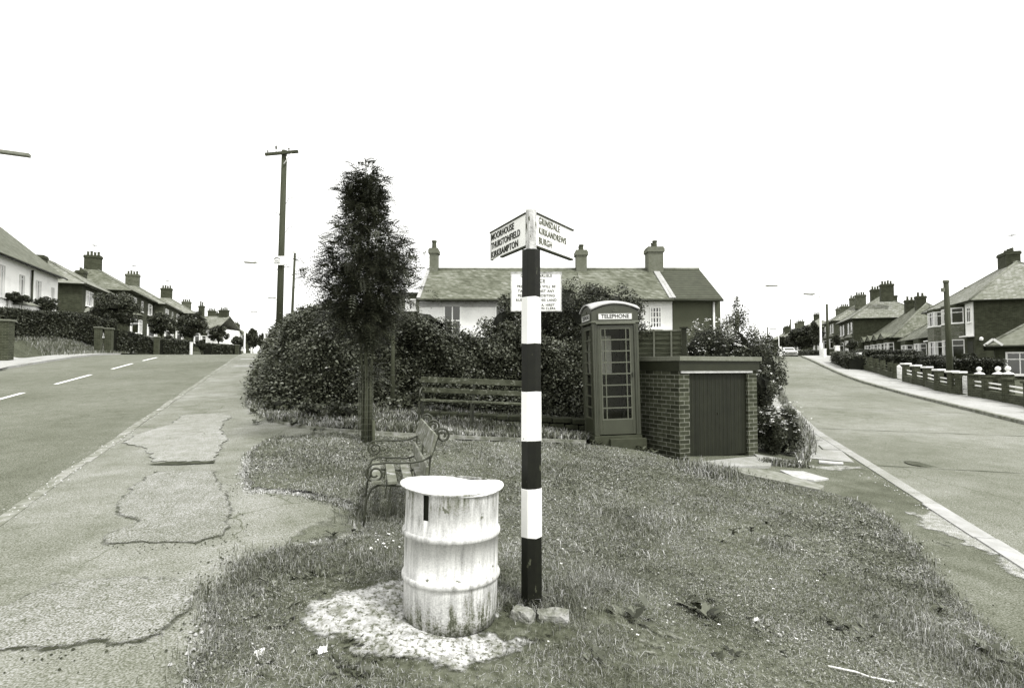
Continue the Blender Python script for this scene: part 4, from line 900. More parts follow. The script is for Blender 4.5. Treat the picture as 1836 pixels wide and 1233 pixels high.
# ---- rubble at the post foot
def rock(name, label, px, py, sx, sy, sz, group=None, m=RUBB, rz=0):
    p = G(px, py); bm = bmesh.new(); bmesh.ops.create_icosphere(bm, subdivisions=4, radius=1)
    sd_ = random.random() * 50
    for v in bm.verts:
        c = v.co; k = 1 + .16 * math.sin(c.x * 3.1 + sd_) * math.cos(c.y * 4.3 + sd_) + .09 * math.sin(c.z * 9 + c.x * 7 + sd_) + .05 * math.sin(c.x * 19 + c.y * 17)
        c.x = max(-.8, min(.8, c.x * k)); c.y = max(-.75, min(.75, c.y * k)); c.z = max(-.7, min(.62, c.z * k)); v.co = Vector((c.x * sx, c.y * sy, c.z * sz))
    me = bpy.data.meshes.new(name); bm.to_mesh(me); bm.free(); me.materials.append(m); o = bpy.data.objects.new(name, me); COL.objects.link(o)
    o.location = p + Vector((0, 0, sz * .45)); o.rotation_euler = (random.uniform(-.1, .1), random.uniform(-.1, .1), rz); tag(o, label, 'rubble', group); return o
rock('broken_concrete', 'larger broken concrete lump at the foot of the striped post', 992, 1117, .125, .08, .07, rz=-.1)
rock('broken_concrete', 'smaller pale concrete lump just left of the big lump by the post', 937, 1113, .085, .07, .07, rz=-.5)
rock('broken_concrete', 'dark rough stone half buried between the drum and the post', 915, 1097, .05, .045, .05, m=STONE)
rock('stone', 'flat stone lying in the grass left of the docks', 1325, 975, .07, .05, .03, m=mat('field_stone', .22, .3, 10, .9, .6, 30))
rock('stone', 'flat leaning stone standing on the bed edge right of the post', 982, 748, .09, .06, .10, m=mat('field_stone', .22))
rock('stone', 'small white pebble in the dirt below the drum', 842, 1146, .025, .018, .012)
# ---- litter
def paper(name, label, px, py, r_, group=None, up=.03):
    p = G(px, py); mb = MB(); n = 5; vs = []
    for i in range(n + 1):
        for j in range(n + 1): vs.append(((i / n - .5) * 2 * r_ + random.gauss(0, r_ * .1), (j / n - .5) * 1.6 * r_ + random.gauss(0, r_ * .1), abs(random.gauss(.2, .5)) * r_))
    mb.add(vs, [(i * (n + 1) + j, (i + 1) * (n + 1) + j, (i + 1) * (n + 1) + j + 1, i * (n + 1) + j + 1) for i in range(n) for j in range(n)])
    o = mb.build(name, mat('paper', .75, .05, 8, .8)); o.location = p + Vector((0, 0, up)); o.rotation_euler = (random.uniform(.2, .7), 0, random.uniform(0, 6)); return tag(o, label, 'litter', group)
paper('crumpled_paper', 'crumpled white paper in the grass at the lower left', 466, 1181, .028)
paper('crumpled_paper', 'small crumpled paper on the edge of the lime patch', 577, 1177, .024)
paper('crumpled_paper', 'scrap of white paper under the slatted bench by the hedge', 823, 755, .05)
paper('crumpled_paper', 'white scrap lying at the foot of the flowering shrub', 1434, 836, .06, up=.05)
paper('crumpled_paper', 'white scrap beside the broad dock leaves', 1357, 1121, .024)
p = G(1485, 1208); q = G(1610, 1238); mb = MB(); mb.tube([p + Vector((0, 0, .05)), p.lerp(q, .4) + Vector((0, 0, .055)), p.lerp(q, .6) + Vector((0, 0, .045)), q + Vector((0, 0, .05))], [.006, .006, .005, .006], 6)
o = mb.build('white_stick', mat('bleached_stick', .6, .3, 30, .8)); tag(o, 'thin bleached stick lying in the grass at the lower right', 'stick')
# drain cover
p = G(1656, 832, -.09); mb = MB(); mb.lathe([(.0, 0), (.30, 0), (.30, .012), (.27, .012), (.0, .012)], 28)
for k in range(-4, 5): mb.box(-.24, .24, k * .055 - .008, k * .055 + .008, .012, .018)
o = mb.build('manhole_cover', mat('cast_iron', .11, .3, 30, .6)); o.location = p + Vector((0, 0, -.010)); o.rotation_euler = (R(2.6), R(4), 0); tag(o, 'round iron manhole cover set in the right hand road', 'manhole cover')

# ---- scroll bench
def spiral(c, r0, r1, a0, a1, n=26):
    return [(c[0] + (r0 + (r1 - r0) * k / n) * math.cos(a0 + (a1 - a0) * k / n), c[1] + (r0 + (r1 - r0) * k / n) * math.sin(a0 + (a1 - a0) * k / n)) for k in range(n + 1)]
BX, BY = -.80, 5.25; BL = 1.62; bang = math.atan2(-.235, -.97)
bz = gz(BX, BY)
t = thing('scroll_bench', 'wrought iron bench with scrolled arms and worn slats behind the drum', 'bench', (BX, BY, bz), bang)
# local x = towards the sitter's front, local y = -length (rotated ~180) -> the bench runs away from the camera along -y local
def bframe(y, arm=True):
    P = lambda x, z: (x, y, z)
    mb = MB()
    back = [P(-.17, -.05), P(-.10, .18), P(-.03, .40), P(-.05, .62), P(-.115, .80)]
    # smooth scroll going backwards from the top
    sc = [P(-.115 - .0 + a, .80 + b) for a, b in [(0, 0), (-.035, .055), (-.08, .085)]]
    cpt = (-.20, .79); sp = spiral((-.165, .83), .068, .016, R(40), R(40) + R(560), 44); sc = [P(-.115, .80)] + [P(a, b) for a, b in sp]
    mb.tube(back[:-1] + sc, .011, 7)
    seat = [P(-.03, .40), P(.08, .375), P(.25, .39), P(.40, .405), P(.47, .375), P(.515, .28), P(.53, .14), P(.535, -.05)]
    mb.tube(seat, .011, 7)
    mb.bar(P(.30, .40), P(.36, -.05), .035, .012)
    mb.bar(P(.04, .38), P(-.03, -.05), .035, .012)
    mb.build('iron_frame', IRON, t)
    if arm:
        mb = MB(); ap = [(-.06, .64), (.02, .605), (.12, .59), (.24, .592), (.34, .60), (.42, .592)]
        sp = spiral((.44, .505), .088, .022, R(100), R(100) - R(600), 44)
        mb.tube([P(a, b) for a, b in ap + sp], .010, 7); mb.build('scrolled_arm', IRON, t)
sgn = -1
bframe(0); bframe(sgn * BL / 2, False); bframe(sgn * BL)
for x, z, ww in ((.43, .418, .085), (.29, .412, .085), (.14, .398, .085), (.02, .40, .07)):
    mb = MB(); mb.box(x - ww / 2, x + ww / 2, min(.06, sgn * BL - .06), max(.06, sgn * BL - .06) if False else .06, z, z + .028) if False else mb.box(x - ww / 2, x + ww / 2, -.98 - .1 * random.random(), .06, z, z + .028)
    mb.build('seat_slat', SLATW, t, bevel=.005)
for p0, p1 in (((-.035, .44), (-.045, .56)), ((-.07, .66), (-.125, .84))):
    mb = MB(); mb.bar(((p0[0] + p1[0]) / 2 + .022, sgn * BL - .06, (p0[1] + p1[1]) / 2), ((p0[0] + p1[0]) / 2 + .022, .06, (p0[1] + p1[1]) / 2), .026, math.dist(p0, p1), up=(p1[0] - p0[0], 0, p1[1] - p0[1]))
    mb.build('back_slat', SLATW, t, bevel=.005)

# ---- slatted bench by the hedge
p0 = G(752, 763); D2 = p0.y; x1 = A(958, 720, D2 + .0).x; L2 = 1.98
t = thing('slatted_bench', 'long dark slatted bench with a low back against the hedge', 'bench', (p0.x, D2, gz(p0.x, D2)), 0)
t.rotation_euler = (0, R(2.3), R(-1))
def zz(py, D=D2): return EYE + ray(850, py).z * D / ray(850, py).y - t.location.z
zt_, zm_, zs_ = zz(680), zz(699), zz(717)
for xx in (0.0, L2 / 2 - .06, L2 - .1):
    mb = MB(); mb.bar((xx, .24, -.1), (xx, .30, zt_ + .05), .05, .02); mb.bar((xx, -.10, -.1), (xx, -.10, zs_), .045, .03); mb.bar((xx, -.12, zs_ - .01), (xx, .26, zs_ - .03), .04, .02)
    mb.build('leg', IRON, t)
    if xx == 0:
        mb = MB(); mb.tube([(xx, .27, zs_ + .20), (xx, .05, zs_ + .22), (xx, -.10, zs_ + .17), (xx, -.12, zs_)], .018, 7); mb.build('arm', IRON, t)
mb = MB(); mb.box(-.06, L2, .25, .28, zt_ - .06, zt_ + .045); mb.build('back_slat', SLATD, t, bevel=.006)
mb = MB(); mb.box(-.02, L2, .235, .262, zm_ - .05, zm_ + .04); mb.build('back_slat', SLATD, t, bevel=.006)
for y in (-.12, -.01, .10): mb = MB(); mb.box(-.05, L2, y, y + .085, zs_ - .012, zs_ + .018); mb.build('seat_slat', SLATD, t, bevel=.005)
pa = G(800, 776, 0.03); pb = G(945, 782, .03); mb = MB(); mb.bar(pa + Vector((0, .15, 0)), pb + Vector((0, .15, 0)), .35, .09)
tag(mb.build('bench_plinth', mat('old_concrete', .2)), 'low concrete strip set in the bed below the slatted bench', 'plinth')
# low stone wall behind
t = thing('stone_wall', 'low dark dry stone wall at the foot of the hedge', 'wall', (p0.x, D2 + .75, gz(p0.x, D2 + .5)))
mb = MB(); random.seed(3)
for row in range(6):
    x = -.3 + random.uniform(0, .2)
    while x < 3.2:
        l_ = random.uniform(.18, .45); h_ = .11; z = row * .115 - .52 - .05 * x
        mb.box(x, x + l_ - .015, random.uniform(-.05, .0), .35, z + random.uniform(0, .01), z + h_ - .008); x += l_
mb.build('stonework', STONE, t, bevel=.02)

# ---- lap fence
f0 = A(1138, 600, 13.4); f1 = A(1226, 600, 13.0)
ft = A(1180, 592, 13.2).z; fg = gz(3, 13)
t = thing('lap_fence', 'dark horizontal lap fence panels behind the telephone box', 'fence', (f0.x, f0.y, fg), math.atan2(f1.y - f0.y, f1.x - f0.x))
FL_ = (f1 - f0).length; hh = ft - fg
mb = MB(); mb.box(-.9, FL_ - .06, 0, .02, 0, hh - .03); mb.build('lap_boards', FENCEB, t)
mb = MB()
z = .1
while z < hh - .12: mb.box(-.9, FL_ - .06, -.018, 0, z, z + .012); z += .11
mb.build('board_laps', FENCEB, t)
for x in (.03, .43, .82): mb = MB(); mb.box(x, x + .035, -.045, -.018, 0, hh - .035); mb.build('batten', FENCEP, t)
mb = MB(); mb.box(-.9, FL_ - .05, -.03, .05, hh - .03, hh); mb.build('cap_rail', FENCEP, t)
mb = MB(); mb.box(FL_ - .05, FL_ + .06, -.04, .07, -.3, hh + .03); mb.box(FL_ - .09, FL_ + .10, -.08, .11, hh + .03, hh + .06); mb.build('post', DARKW, t)

# ---- poles
def pole(name, label, cat, px, pyb, pyt, D, r_, lean=0, m=POLEM, group=None):
    p = A(px, pyt, D); g = gz(p.x, D); t = thing(name, label, cat, (p.x, D, g), 0, group)
    mb = MB(); H = p.z - g; mb.tube([(-lean, 0, -.3), (-lean * .5, 0, H / 2), (0, 0, H)], [r_ * 1.15, r_, r_ * .85], 14); mb.build('pole', m, t); return t, H
t, H = pole('telegraph_pole', 'tall wooden pole with a crossarm and a small white sign above the hedge', 'telegraph pole', 510, 560, 270, 23, .125, lean=.12)
mb = MB(); mb.bar((-.72, -.15, H - .22), (.62, -.15, H - .10), .09, .11); arm = mb.build('crossarm', POLEM, t)
for x, h_ in ((-.62, .10), (-.28, .28), (.24, .12)):
    mb = MB(); zb = H - .15 + x * .09 + .05; mb.lathe([(.012, zb - .02), (.012, zb + h_ * .4), (.035, zb + h_ * .5), (.04, zb + h_ * .8), (.015, zb + h_)], 10, c=(x, -.15)); mb.build('insulator', IRON, arm)
mb = MB(); mb.tube([(.62 - .2, -.17, H - .1), (.05, -.17, H - .62)], .022, 6); mb.tube([(.15, -.16, H - .3), (.22, -.16, H - .8)], .012, 6); mb.build('stay_strut', LAMPC, t)
for z_, s_ in ((-2.0, 1), (-2.6, -1), (-3.2, 1)): mb = MB(); mb.tube([(.1 * s_, 0, H + z_ - .2), (.2 * s_, 0, H + z_), (.38 * s_, 0, H + z_ + .05)], .012, 5); mb.build('wire_stub', IRON, t)
sg = A(500, 467, 22.8); lx, lz = sg.x - t.location.x, sg.z - t.location.z
mb = MB(); mb.box(lx - .24, lx + .21, -.20, -.18, lz - .18, lz + .18); s1 = mb.build('sign_plate', WHITEP, t)
mb = MB()
for a, b in (((-.20, .055), (-.07, .125)), ((-.07, .125), (.055, .055)), ((-.145, .085), (-.145, .13))): mb.bar((lx + a[0], -.205, lz + a[1]), (lx + b[0], -.205, lz + b[1]), .006, .022, up=(0, 0, 1)) if a[0] != b[0] else mb.bar((lx + a[0], -.205, lz + a[1]), (lx + b[0], -.205, lz + b[1]), .02, .006)
mb.build('roof_emblem', INK, s1)
text('lettering', 'LESCA', .10, INK, s1, (lx - .07, -.203, lz - .01), (R(90), 0, 0), sx=.75)
text('lettering', 'HOMES', .10, INK, s1, (lx - .07, -.203, lz - .10), (R(90), 0, 0), sx=.75)
t, H = pole('telegraph_pole', 'thin dark pole rising just right of the tall crossarm pole', 'telegraph pole', 529, 560, 449, 46, .105, lean=.25)
mb = MB(); mb.lathe([(.13, H - .25), (.16, H - .1), (.15, H)], 10); mb.build('pole_cap', LAMPC, t)
t, H = pole('hedge_post', 'slim dark post with a round knob standing in the hedge right of the rowan', 'post', 705, 740, 565, 11.3, .04)
mb = MB(); mb.lathe([(.02, H), (.05, H + .02), (.055, H + .05), (.03, H + .085)], 10); mb.build('knob', WHITEP, t)
t, H = pole('telegraph_pole', 'thick wooden pole standing at the garden wall on the right', 'telegraph pole', 1696, 703, 503, 25.0, .115, lean=-.07)
mb = MB(); mb.lathe([(.10, H - .1), (.125, H - .09), (.125, H), (.10, H + .02)], 12); mb.box(-.2, -.09, -.05, .05, H - .5, H - .33); mb.build('pole_cap', mat('pole_cap_metal', .14, .3, 5), t)
t, H = pole('telegraph_pole', 'distant dark pole beside the white lamp column at the crest', 'telegraph pole', 1482.5, 637, 545, 52, .11)
t, H = pole('telegraph_pole', 'far pole between the distant trees on the right road', 'telegraph pole', 1417, 630, 572, 95, .12)
t, H = pole('telegraph_pole', 'farthest thin pole above the shrub on the right', 'telegraph pole', 1376, 630, 586, 110, .12)
def lamp(label, px, pyt, D, head_dir, arm_len, head_len, group, r_=.075):
    p = A(px, pyt, D); g = gz(p.x, D); t = thing('street_lamp', label, 'street lamp', (p.x, D, g), 0, group); H = p.z - g; h = Vector((head_dir[0], head_dir[1], 0)).normalized()
    mb = MB(); mb.tube([(0, 0, -.3), (0, 0, 1.0), (0, 0, 1.05), (0, 0, H - .25)], [r_ * 1.5, r_ * 1.5, r_, r_ * .7], 10); mb.build('column', LAMPC, t)
    mb = MB(); pts = [Vector((0, 0, H - .25)), Vector((0, 0, H - .05)) + h * .12, h * (arm_len * .5) + Vector((0, 0, H + .02)), h * arm_len + Vector((0, 0, H + .03))]
    mb.tube(pts, r_ * .45, 8); mb.build('arm', LAMPC, t)
    mb = MB(); a = h * arm_len + Vector((0, 0, H)); b = h * (arm_len + head_len) + Vector((0, 0, H + .05)); mb.bar(a, b, .2, .1); mb.bar(a - h * .12 + Vector((0, 0, .05)), a + h * .2 + Vector((0, 0, .03)), .1, .1); mb.build('lamp_head', LAMPH, t, bevel=.02); return t
gl = 'street lamps along the left road'; gr_ = 'street lamps along the right road'
lamp('pale street lamp column at the left pavement crest, its head to the left', 478, 472, 41, (-1, -.1), .8, .75, gl, .1)
lamp('white sunlit lamp column standing at the far left kerb', 439.5, 560, 78, (1, 0), .9, .8, gl, .11)
lamp('slim street lamp behind the crest lamp on the left road', 497, 535, 62, (-1, -.1), .25, .7, gl)
hp = A(2, 272, 18.0); nl = Vector((-.929, -.369)); q = Vector((hp.x, hp.y)) + nl * 2.0
t = thing('street_lamp', 'street lamp whose head reaches in at the left edge over the road', 'street lamp', (q.x, q.y, gz(q.x, q.y)), 0, gl); H = hp.z - t.location.z
mb = MB(); mb.tube([(0, 0, -.3), (0, 0, 1), (0, 0, 1.05), (0, 0, H - .3)], [.12, .12, .08, .06], 12); mb.build('column', LAMPC, t)
mb = MB(); h = -nl.to_3d(); mb.tube([(0, 0, H - .3), h * .2 + Vector((0, 0, H)), h * 1.9 + Vector((0, 0, H + .02))], .035, 8); mb.build('arm', LAMPC, t)
mb = MB(); mb.bar(h * 1.8 + Vector((0, 0, H)), h * 2.75 + Vector((0, 0, H - .03)), .2, .11); mb.build('lamp_head', LAMPH, t, bevel=.02)
lamp('tall pale lamp column rising out of the shrubs left of the right road', 1358.5, 513, 46, (1, 0), .75, .85, gr_)
lamp('white lamp column on the right pavement crest with its head to the left', 1470, 528, 46, (-1, 0), .55, .75, gr_, .085)
lamp('small lamp column beside the parked car far up the right road', 1396, 590, 92, (-1, 0), .5, .9, gr_)
# ================================================================ VEGETATION
LM = [LEAFD, LEAFM, LEAFL, LEAFX]
def leaf_quads(Cn, size, elong=2.0, droop=.0, up=.35, dirs=None):
    """one folded diamond leaf per centre"""
    m = len(Cn); d = rng.normal(0, 1, (m, 3)) if dirs is None else dirs + rng.normal(0, .35, (m, 3)); d[:, 2] = d[:, 2] * .6 - droop
    d /= np.linalg.norm(d, axis=1)[:, None] + 1e-9
    nrm = rng.normal(0, .6, (m, 3)); nrm[:, 2] += up; s = np.cross(d, nrm); s /= np.linalg.norm(s, axis=1)[:, None] + 1e-9
    L = (size * rng.uniform(.6, 1.35, m))[:, None]; W = L / elong
    V = np.empty((m, 4, 3)); V[:, 0] = Cn - d * L / 2; V[:, 1] = Cn - s * W / 2; V[:, 2] = Cn + d * L / 2; V[:, 3] = Cn + s * W / 2
    Fc = np.arange(m * 4).reshape(m, 4); return V.reshape(-1, 3), Fc
def pick(m, w, clump=None):
    q = rng.uniform(0, 1, m)
    if clump is not None: q = np.clip(q * .65 + clump * .35, 0, .999)
    return np.clip(np.searchsorted(np.cumsum(w), q), 0, 3)
def nz3(P, k, s=0.0):
    return .5 + .25 * np.sin(P[:, 0] * k + 1.7 * np.sin(P[:, 1] * k * .8 + s)) + .25 * np.sin(P[:, 2] * k * 1.1 + 1.9 * np.sin(P[:, 0] * k * .7 + s + 1))
def core_blob(mb, c, r, n=14, s=0.0):
    vs = []; fs = []
    for i in range(n // 2 + 1):
        th = math.pi * i / (n // 2)
        for k in range(n):
            ph = 2 * math.pi * k / n; q = 1 + .14 * math.sin(3 * ph + s) * math.sin(2 * th + s) + .08 * math.sin(5 * ph + 4 * th)
            vs.append((c[0] + r[0] * q * math.sin(th) * math.cos(ph), c[1] + r[1] * q * math.sin(th) * math.sin(ph), c[2] + r[2] * q * math.cos(th)))
    for i in range(n // 2):
        for k in range(n): fs.append((i * n + k, i * n + (k + 1) % n, (i + 1) * n + (k + 1) % n, (i + 1) * n + k))
    mb.add(vs, fs)
def crown_pts(c, r, n, K, cr=.32, shell=.5):
    """points gathered in K clumps spread through an ellipsoid: uneven outline, gaps between clumps"""
    c = np.array(c); r = np.array(r); q = rng.normal(0, 1, (K, 3)); q /= np.linalg.norm(q, axis=1)[:, None]; q *= rng.uniform(shell, 1.18, K)[:, None] ** .7
    cc = c + q * r * .86; k = rng.integers(0, K, n); g = rng.normal(0, 1, (n, 3)); g /= np.linalg.norm(g, axis=1)[:, None] + 1e-9; g *= (rng.uniform(0, 1, n) ** .45)[:, None]
    return cc[k] + g * r * cr, k
def bush(name, label, cat, c, r, n, size, w=(.45, .35, .16, .04), K=26, cr=.34, core=.62, group=None, flowers=0, fmat=None, trunk=None, elong=2.0, fsize=.05, stems=True):
    g = gz(c[0], c[1]); t = thing(name, label, cat, (c[0], c[1], g), 0, group); cl = (0, 0, c[2] - g)
    P, k = crown_pts(cl, r, n, K, cr); P[:, 2] = np.maximum(P[:, 2], .02); cv = rng.uniform(0, 1, K)[k]
    V, Fc = leaf_quads(P, size, elong); mi = pick(n, w, cv)
    np_mesh('foliage' if not trunk else 'crown', V, Fc, mi, LM, t)
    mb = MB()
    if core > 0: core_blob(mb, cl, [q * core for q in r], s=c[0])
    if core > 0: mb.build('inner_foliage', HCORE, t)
    mb = MB()
    if trunk:
        mb.tube([(0, 0, -.2), (.04, 0, trunk[1] * .5), (0, 0, cl[2] - r[2] * .2)], [trunk[0], trunk[0] * .8, trunk[0] * .5], 8)
        for a in np.linspace(0, 5.5, 6):
            e = Vector((math.cos(a) * r[0] * .6, math.sin(a) * r[1] * .6, cl[2] + r[2] * random.uniform(-.2, .4))); mb.tube([(0, 0, trunk[1] * .75), e * .5 + Vector((0, 0, trunk[1] * .4)), e], [trunk[0] * .5, trunk[0] * .3, trunk[0] * .12], 6)
        mb.build('trunk', BARK, t)
    elif stems:
        for a in np.linspace(0, 5.8, 8):
            e = Vector((math.cos(a) * r[0] * .5, math.sin(a) * r[1] * .5, cl[2])); mb.tube([(0, 0, -.1), e * .5, e], [.018, .014, .006], 5)
        mb.build('stems', BARK, t)
    if flowers:
        ph = rng.uniform(0, 2 * np.pi, flowers); u = rng.uniform(.0, .95, flowers); q = np.stack([np.cos(ph) * np.sqrt(1 - u * u), np.sin(ph) * np.sqrt(1 - u * u), u], -1)
        P = np.array(cl) + q * np.array(r) * rng.uniform(.95, 1.12, flowers)[:, None]
        pt = np.repeat(P, 7, 0) + rng.normal(0, fsize * .5, (flowers * 7, 3)) * np.array([1, 1, .35]); V, Fc = leaf_quads(pt, fsize * .6, 1.3, up=1.5)
        np_mesh('flower_heads', V, Fc, None, [fmat or PETAL], t)
    return t
# ---- rowan tree
rb = G(655, 797); RD = rb.y
t = thing('rowan_tree', 'slender young rowan with feathery leaves beside the grass path', 'tree', (rb.x, rb.y, rb.z))
def rz_(py): return EYE + ray(655, py).z * RD / ray(655, py).y - rb.z
prof_r = [(285, -2, 6), (300, -12, 24), (325, -8, 36), (350, -10, 46), (375, -8, 54), (400, 0, 66), (425, 4, 92), (450, -6, 98), (475, -12, 100), (500, -16, 100), (525, -14, 92), (545, -8, 80), (565, -2, 66), (600, 2, 38), (640, 3, 28), (680, 3, 22), (705, 3, 14)]
pyv = np.array([p[0] for p in prof_r], float); pc = np.array([p[1] for p in prof_r], float); pr = np.array([max(4, p[2] - ((15 if p[0] < 400 else 5) if p[0] < 560 else 8)) for p in prof_r], float); sc_ = RD / F_PX
# branches first: fronds gather along them
nb = 150; bpts = []
mb = MB(); mb.tube([(0, 0, -.2), (.01, 0, .8), (-.02, 0, rz_(560)), (.02, 0, rz_(420)), (-.04, 0, rz_(310))], [.034, .028, .022, .014, .006], 8)
mb.tube([(.07, .03, -.2), (.06, .02, .9), (.12, .05, rz_(560)), (.22, .1, rz_(450))], [.03, .024, .016, .006], 7)
mb.tube([(-.05, .05, -.2), (-.05, .04, .9), (-.12, 0, rz_(560)), (-.25, -.05, rz_(470))], [.026, .022, .015, .006], 7)
FP = []; FDr = []
for b_ in range(nb):
    py = rng.choice([rng.uniform(300, 560), rng.uniform(300, 480), rng.uniform(440, 600), rng.uniform(560, 700)], p=[.48, .22, .25, .05])
    rad = np.interp(py, pyv, pr) * sc_ * (rng.uniform(.55, 1.08) + .22 * math.sin(py * .05 + b_ * 2.4)); cx_ = np.interp(py, pyv, pc) * sc_; a = rng.uniform(0, 2 * np.pi)
    z1 = rz_(py); z0 = max(1.0, z1 - rad * rng.uniform(.8, 1.5)); p0 = np.array([0, 0, z0]); p1 = np.array([cx_ + rad * math.cos(a), rad * math.sin(a), z1])
    pm = (p0 + p1) / 2 + np.array([0, 0, .12]); mb.tube([tuple(p0), tuple(pm), tuple(p1)], [.007, .004, .002], 4)
    k = int(38 * (.5 + rad))
    for j in range(k):
        q = .3 + .7 * (j + rng.uniform(0, 1)) / k; p = (1 - q) ** 2 * p0 + 2 * q * (1 - q) * pm + q * q * p1
        FP.append(p + rng.normal(0, .085, 3)); d = np.array([math.cos(a), math.sin(a), .1]) + rng.normal(0, .7, 3); FDr.append(d)
# interior fill
for j in range(1700):
    py = rng.uniform(330, 590); rad = np.interp(py, pyv, pr) * sc_ * .8; a = rng.uniform(0, 6.28); q = math.sqrt(rng.uniform(0, 1)); FP.append(np.array([np.interp(py, pyv, pc) * sc_ + rad * q * math.cos(a), rad * q * math.sin(a), rz_(py)])); FDr.append(np.array([math.cos(a), math.sin(a), 0]) + rng.normal(0, .5, 3))
FP = np.array(FP); FDr = np.array(FDr); mb.build('trunk', BARK, t)
def fronds(FP, FDr, L=.18, pairs=6, leaf=.058):
    m = len(FP); D_ = FDr / np.linalg.norm(FDr, axis=1)[:, None]; S_ = np.cross(D_, np.array([0, 0, 1.0]) + rng.normal(0, .25, (m, 3))); S_ /= np.linalg.norm(S_, axis=1)[:, None]
    Vs = []; Ls = L * rng.uniform(.7, 1.25, m)[:, None]; N_ = np.cross(S_, D_)
    for i in range(pairs + 1):
        f = (i + .6) / (pairs + .6); c = FP + D_ * Ls * f - np.array([0, 0, 1.0]) * Ls * (.45 * f * f)
        for sgn_ in ((-1, 1) if i < pairs else (0,)):
            ld = S_ * sgn_ * .9 + D_ * (.55 if sgn_ else 1.0) - N_ * .12; ld /= np.linalg.norm(ld, axis=1)[:, None]; wd = np.cross(ld, N_)
            l_ = leaf * (1 - .35 * abs(f - .5)) * np.ones((m, 1)); V = np.empty((m, 4, 3)); V[:, 0] = c; V[:, 1] = c + ld * l_ * .5 - wd * l_ * .14; V[:, 2] = c + ld * l_; V[:, 3] = c + ld * l_ * .5 + wd * l_ * .14
            Vs.append(V)
    V = np.stack(Vs, 1); k = V.shape[1]; return V.reshape(-1, 3), k
V, k = fronds(FP, FDr); cvv = nz3(FP, 2.3); mi = np.repeat(pick(len(FP), (.42, .32, .19, .07), cvv), k)
np_mesh('crown', V, np.arange(len(V)).reshape(-1, 4), mi, LM, t)
# wire mesh guard and stakes round the stem
g_ = thing('tree_guard', 'cylindrical wire mesh guard with wooden stakes round the rowan trunk', 'tree guard', tuple(rb)); gh = rz_(655)
mb = MB()
for k in range(18): a = 2 * math.pi * k / 18; mb.tube([(.105 * math.cos(a), .105 * math.sin(a), -.05), (.105 * math.cos(a), .105 * math.sin(a), gh)], .0022, 3)
for j in range(int(gh / .09)): mb.tube([(.106 * math.cos(a), .106 * math.sin(a), .04 + j * .09) for a in np.linspace(0, 2 * math.pi, 19)], .0022, 3)
mb.build('wire_mesh', mat('galvanised_wire', .12, .3, 20, .5), g_)
for x, y, h_ in ((.125, -.03, .36), (.03, .12, gh * .9)):
    mb = MB(); mb.tube([(x, y, -.2), (x, y, h_)], .024, 8); mb.build('stake', TIMBER, g_)

# ---- the big hedge: outline swept round the corner of the two roads
hl = [tuple(G(472, 639))[:2], tuple(G(468, 650))[:2], tuple(G(458, 672))[:2], tuple(G(448, 700))[:2], tuple(G(449, 722))[:2], tuple(G(490, 733))[:2], tuple(G(560, 738))[:2], (-2.6, 11.75), (-1.7, 12.25), (0, 12.3), (1.4, 12.3), (2.45, 12.6)]
HP = np.array(hl); seg = np.diff(HP, axis=0); SL = np.linalg.norm(seg, axis=1); cum = np.concatenate([[0], np.cumsum(SL)])
tg = np.array([np.mean([seg[max(i - 1, 0)] / SL[max(i - 1, 0)], seg[min(i, len(seg) - 1)] / SL[min(i, len(seg) - 1)]], axis=0) for i in range(len(HP))]); tg /= np.linalg.norm(tg, axis=1)[:, None]
NRM = np.stack([-tg[:, 1], tg[:, 0]], -1)
if True:
    # inward = away from the camera side
    for i in range(len(HP)):
        if NRM[i].dot(np.array([.3, 1.0])) < 0: NRM[i] *= -1
HH = np.interp(cum, [0, cum[3], cum[5], cum[7], cum[8], cum[-1]], [1.8, 1.9, 1.95, 1.75, 1.5, 1.65])
def hsec(s, tt, inset=0.0):
    s = np.asarray(s, float); tt = np.asarray(tt, float)
    b = np.stack([np.interp(s, cum, HP[:, 0]), np.interp(s, cum, HP[:, 1])], -1); nn = np.stack([np.interp(s, cum, NRM[:, 0]), np.interp(s, cum, NRM[:, 1])], -1); nn /= np.linalg.norm(nn, axis=1)[:, None]
    h = np.interp(s, cum, HH); leftw = np.interp(s, cum, [1.6, 1.8, 2.0, 2.2, 2.2, 1.9, 1.3, .9, .6, .5, .5, .5])
    a = np.clip(tt, 0, 1) * np.pi / 2; kk_ = np.clip((leftw - .6) / 1.2, 0, 1); d = leftw * ((1 - kk_) * (1 - np.cos(a)) + kk_ * np.clip(tt, 0, 1) * .9) + np.maximum(tt - 1, 0) * 2.6; z = h * np.sin(a) ** .85
    bumpy = .20 * np.sin(s * 1.7 + 1) * np.sin(tt * 4 + s) + .12 * np.sin(s * 2.1 + 2 * np.sin(tt * 5)) + .10 * np.sin(s * 5.3 + tt * 7) + .05 * np.sin(s * 13 + tt * 11); d = d + inset - bumpy * np.clip(tt * 3, .2, 1) * .8; z = z + bumpy * np.clip(tt, 0, 1) * .7 - inset * .8
    p = b + nn * d[:, None]; return np.stack([p[:, 0], p[:, 1], zf(p[:, 0], p[:, 1]) + np.maximum(z, -.05)], -1)
t = thing('tall_hedge', 'tall dark overgrown hedge wrapping the corner behind the slatted bench', 'hedge', (-2, 12.5, gz(-2, 12.5)))
org = np.array(t.location)
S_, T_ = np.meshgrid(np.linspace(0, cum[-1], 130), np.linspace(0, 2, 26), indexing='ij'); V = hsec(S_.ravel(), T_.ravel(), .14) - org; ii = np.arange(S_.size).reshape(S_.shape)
np_mesh('inner_branches', V, np.stack([ii[:-1, :-1], ii[1:, :-1], ii[1:, 1:], ii[:-1, 1:]], -1).reshape(-1, 4), None, [HCORE], t)
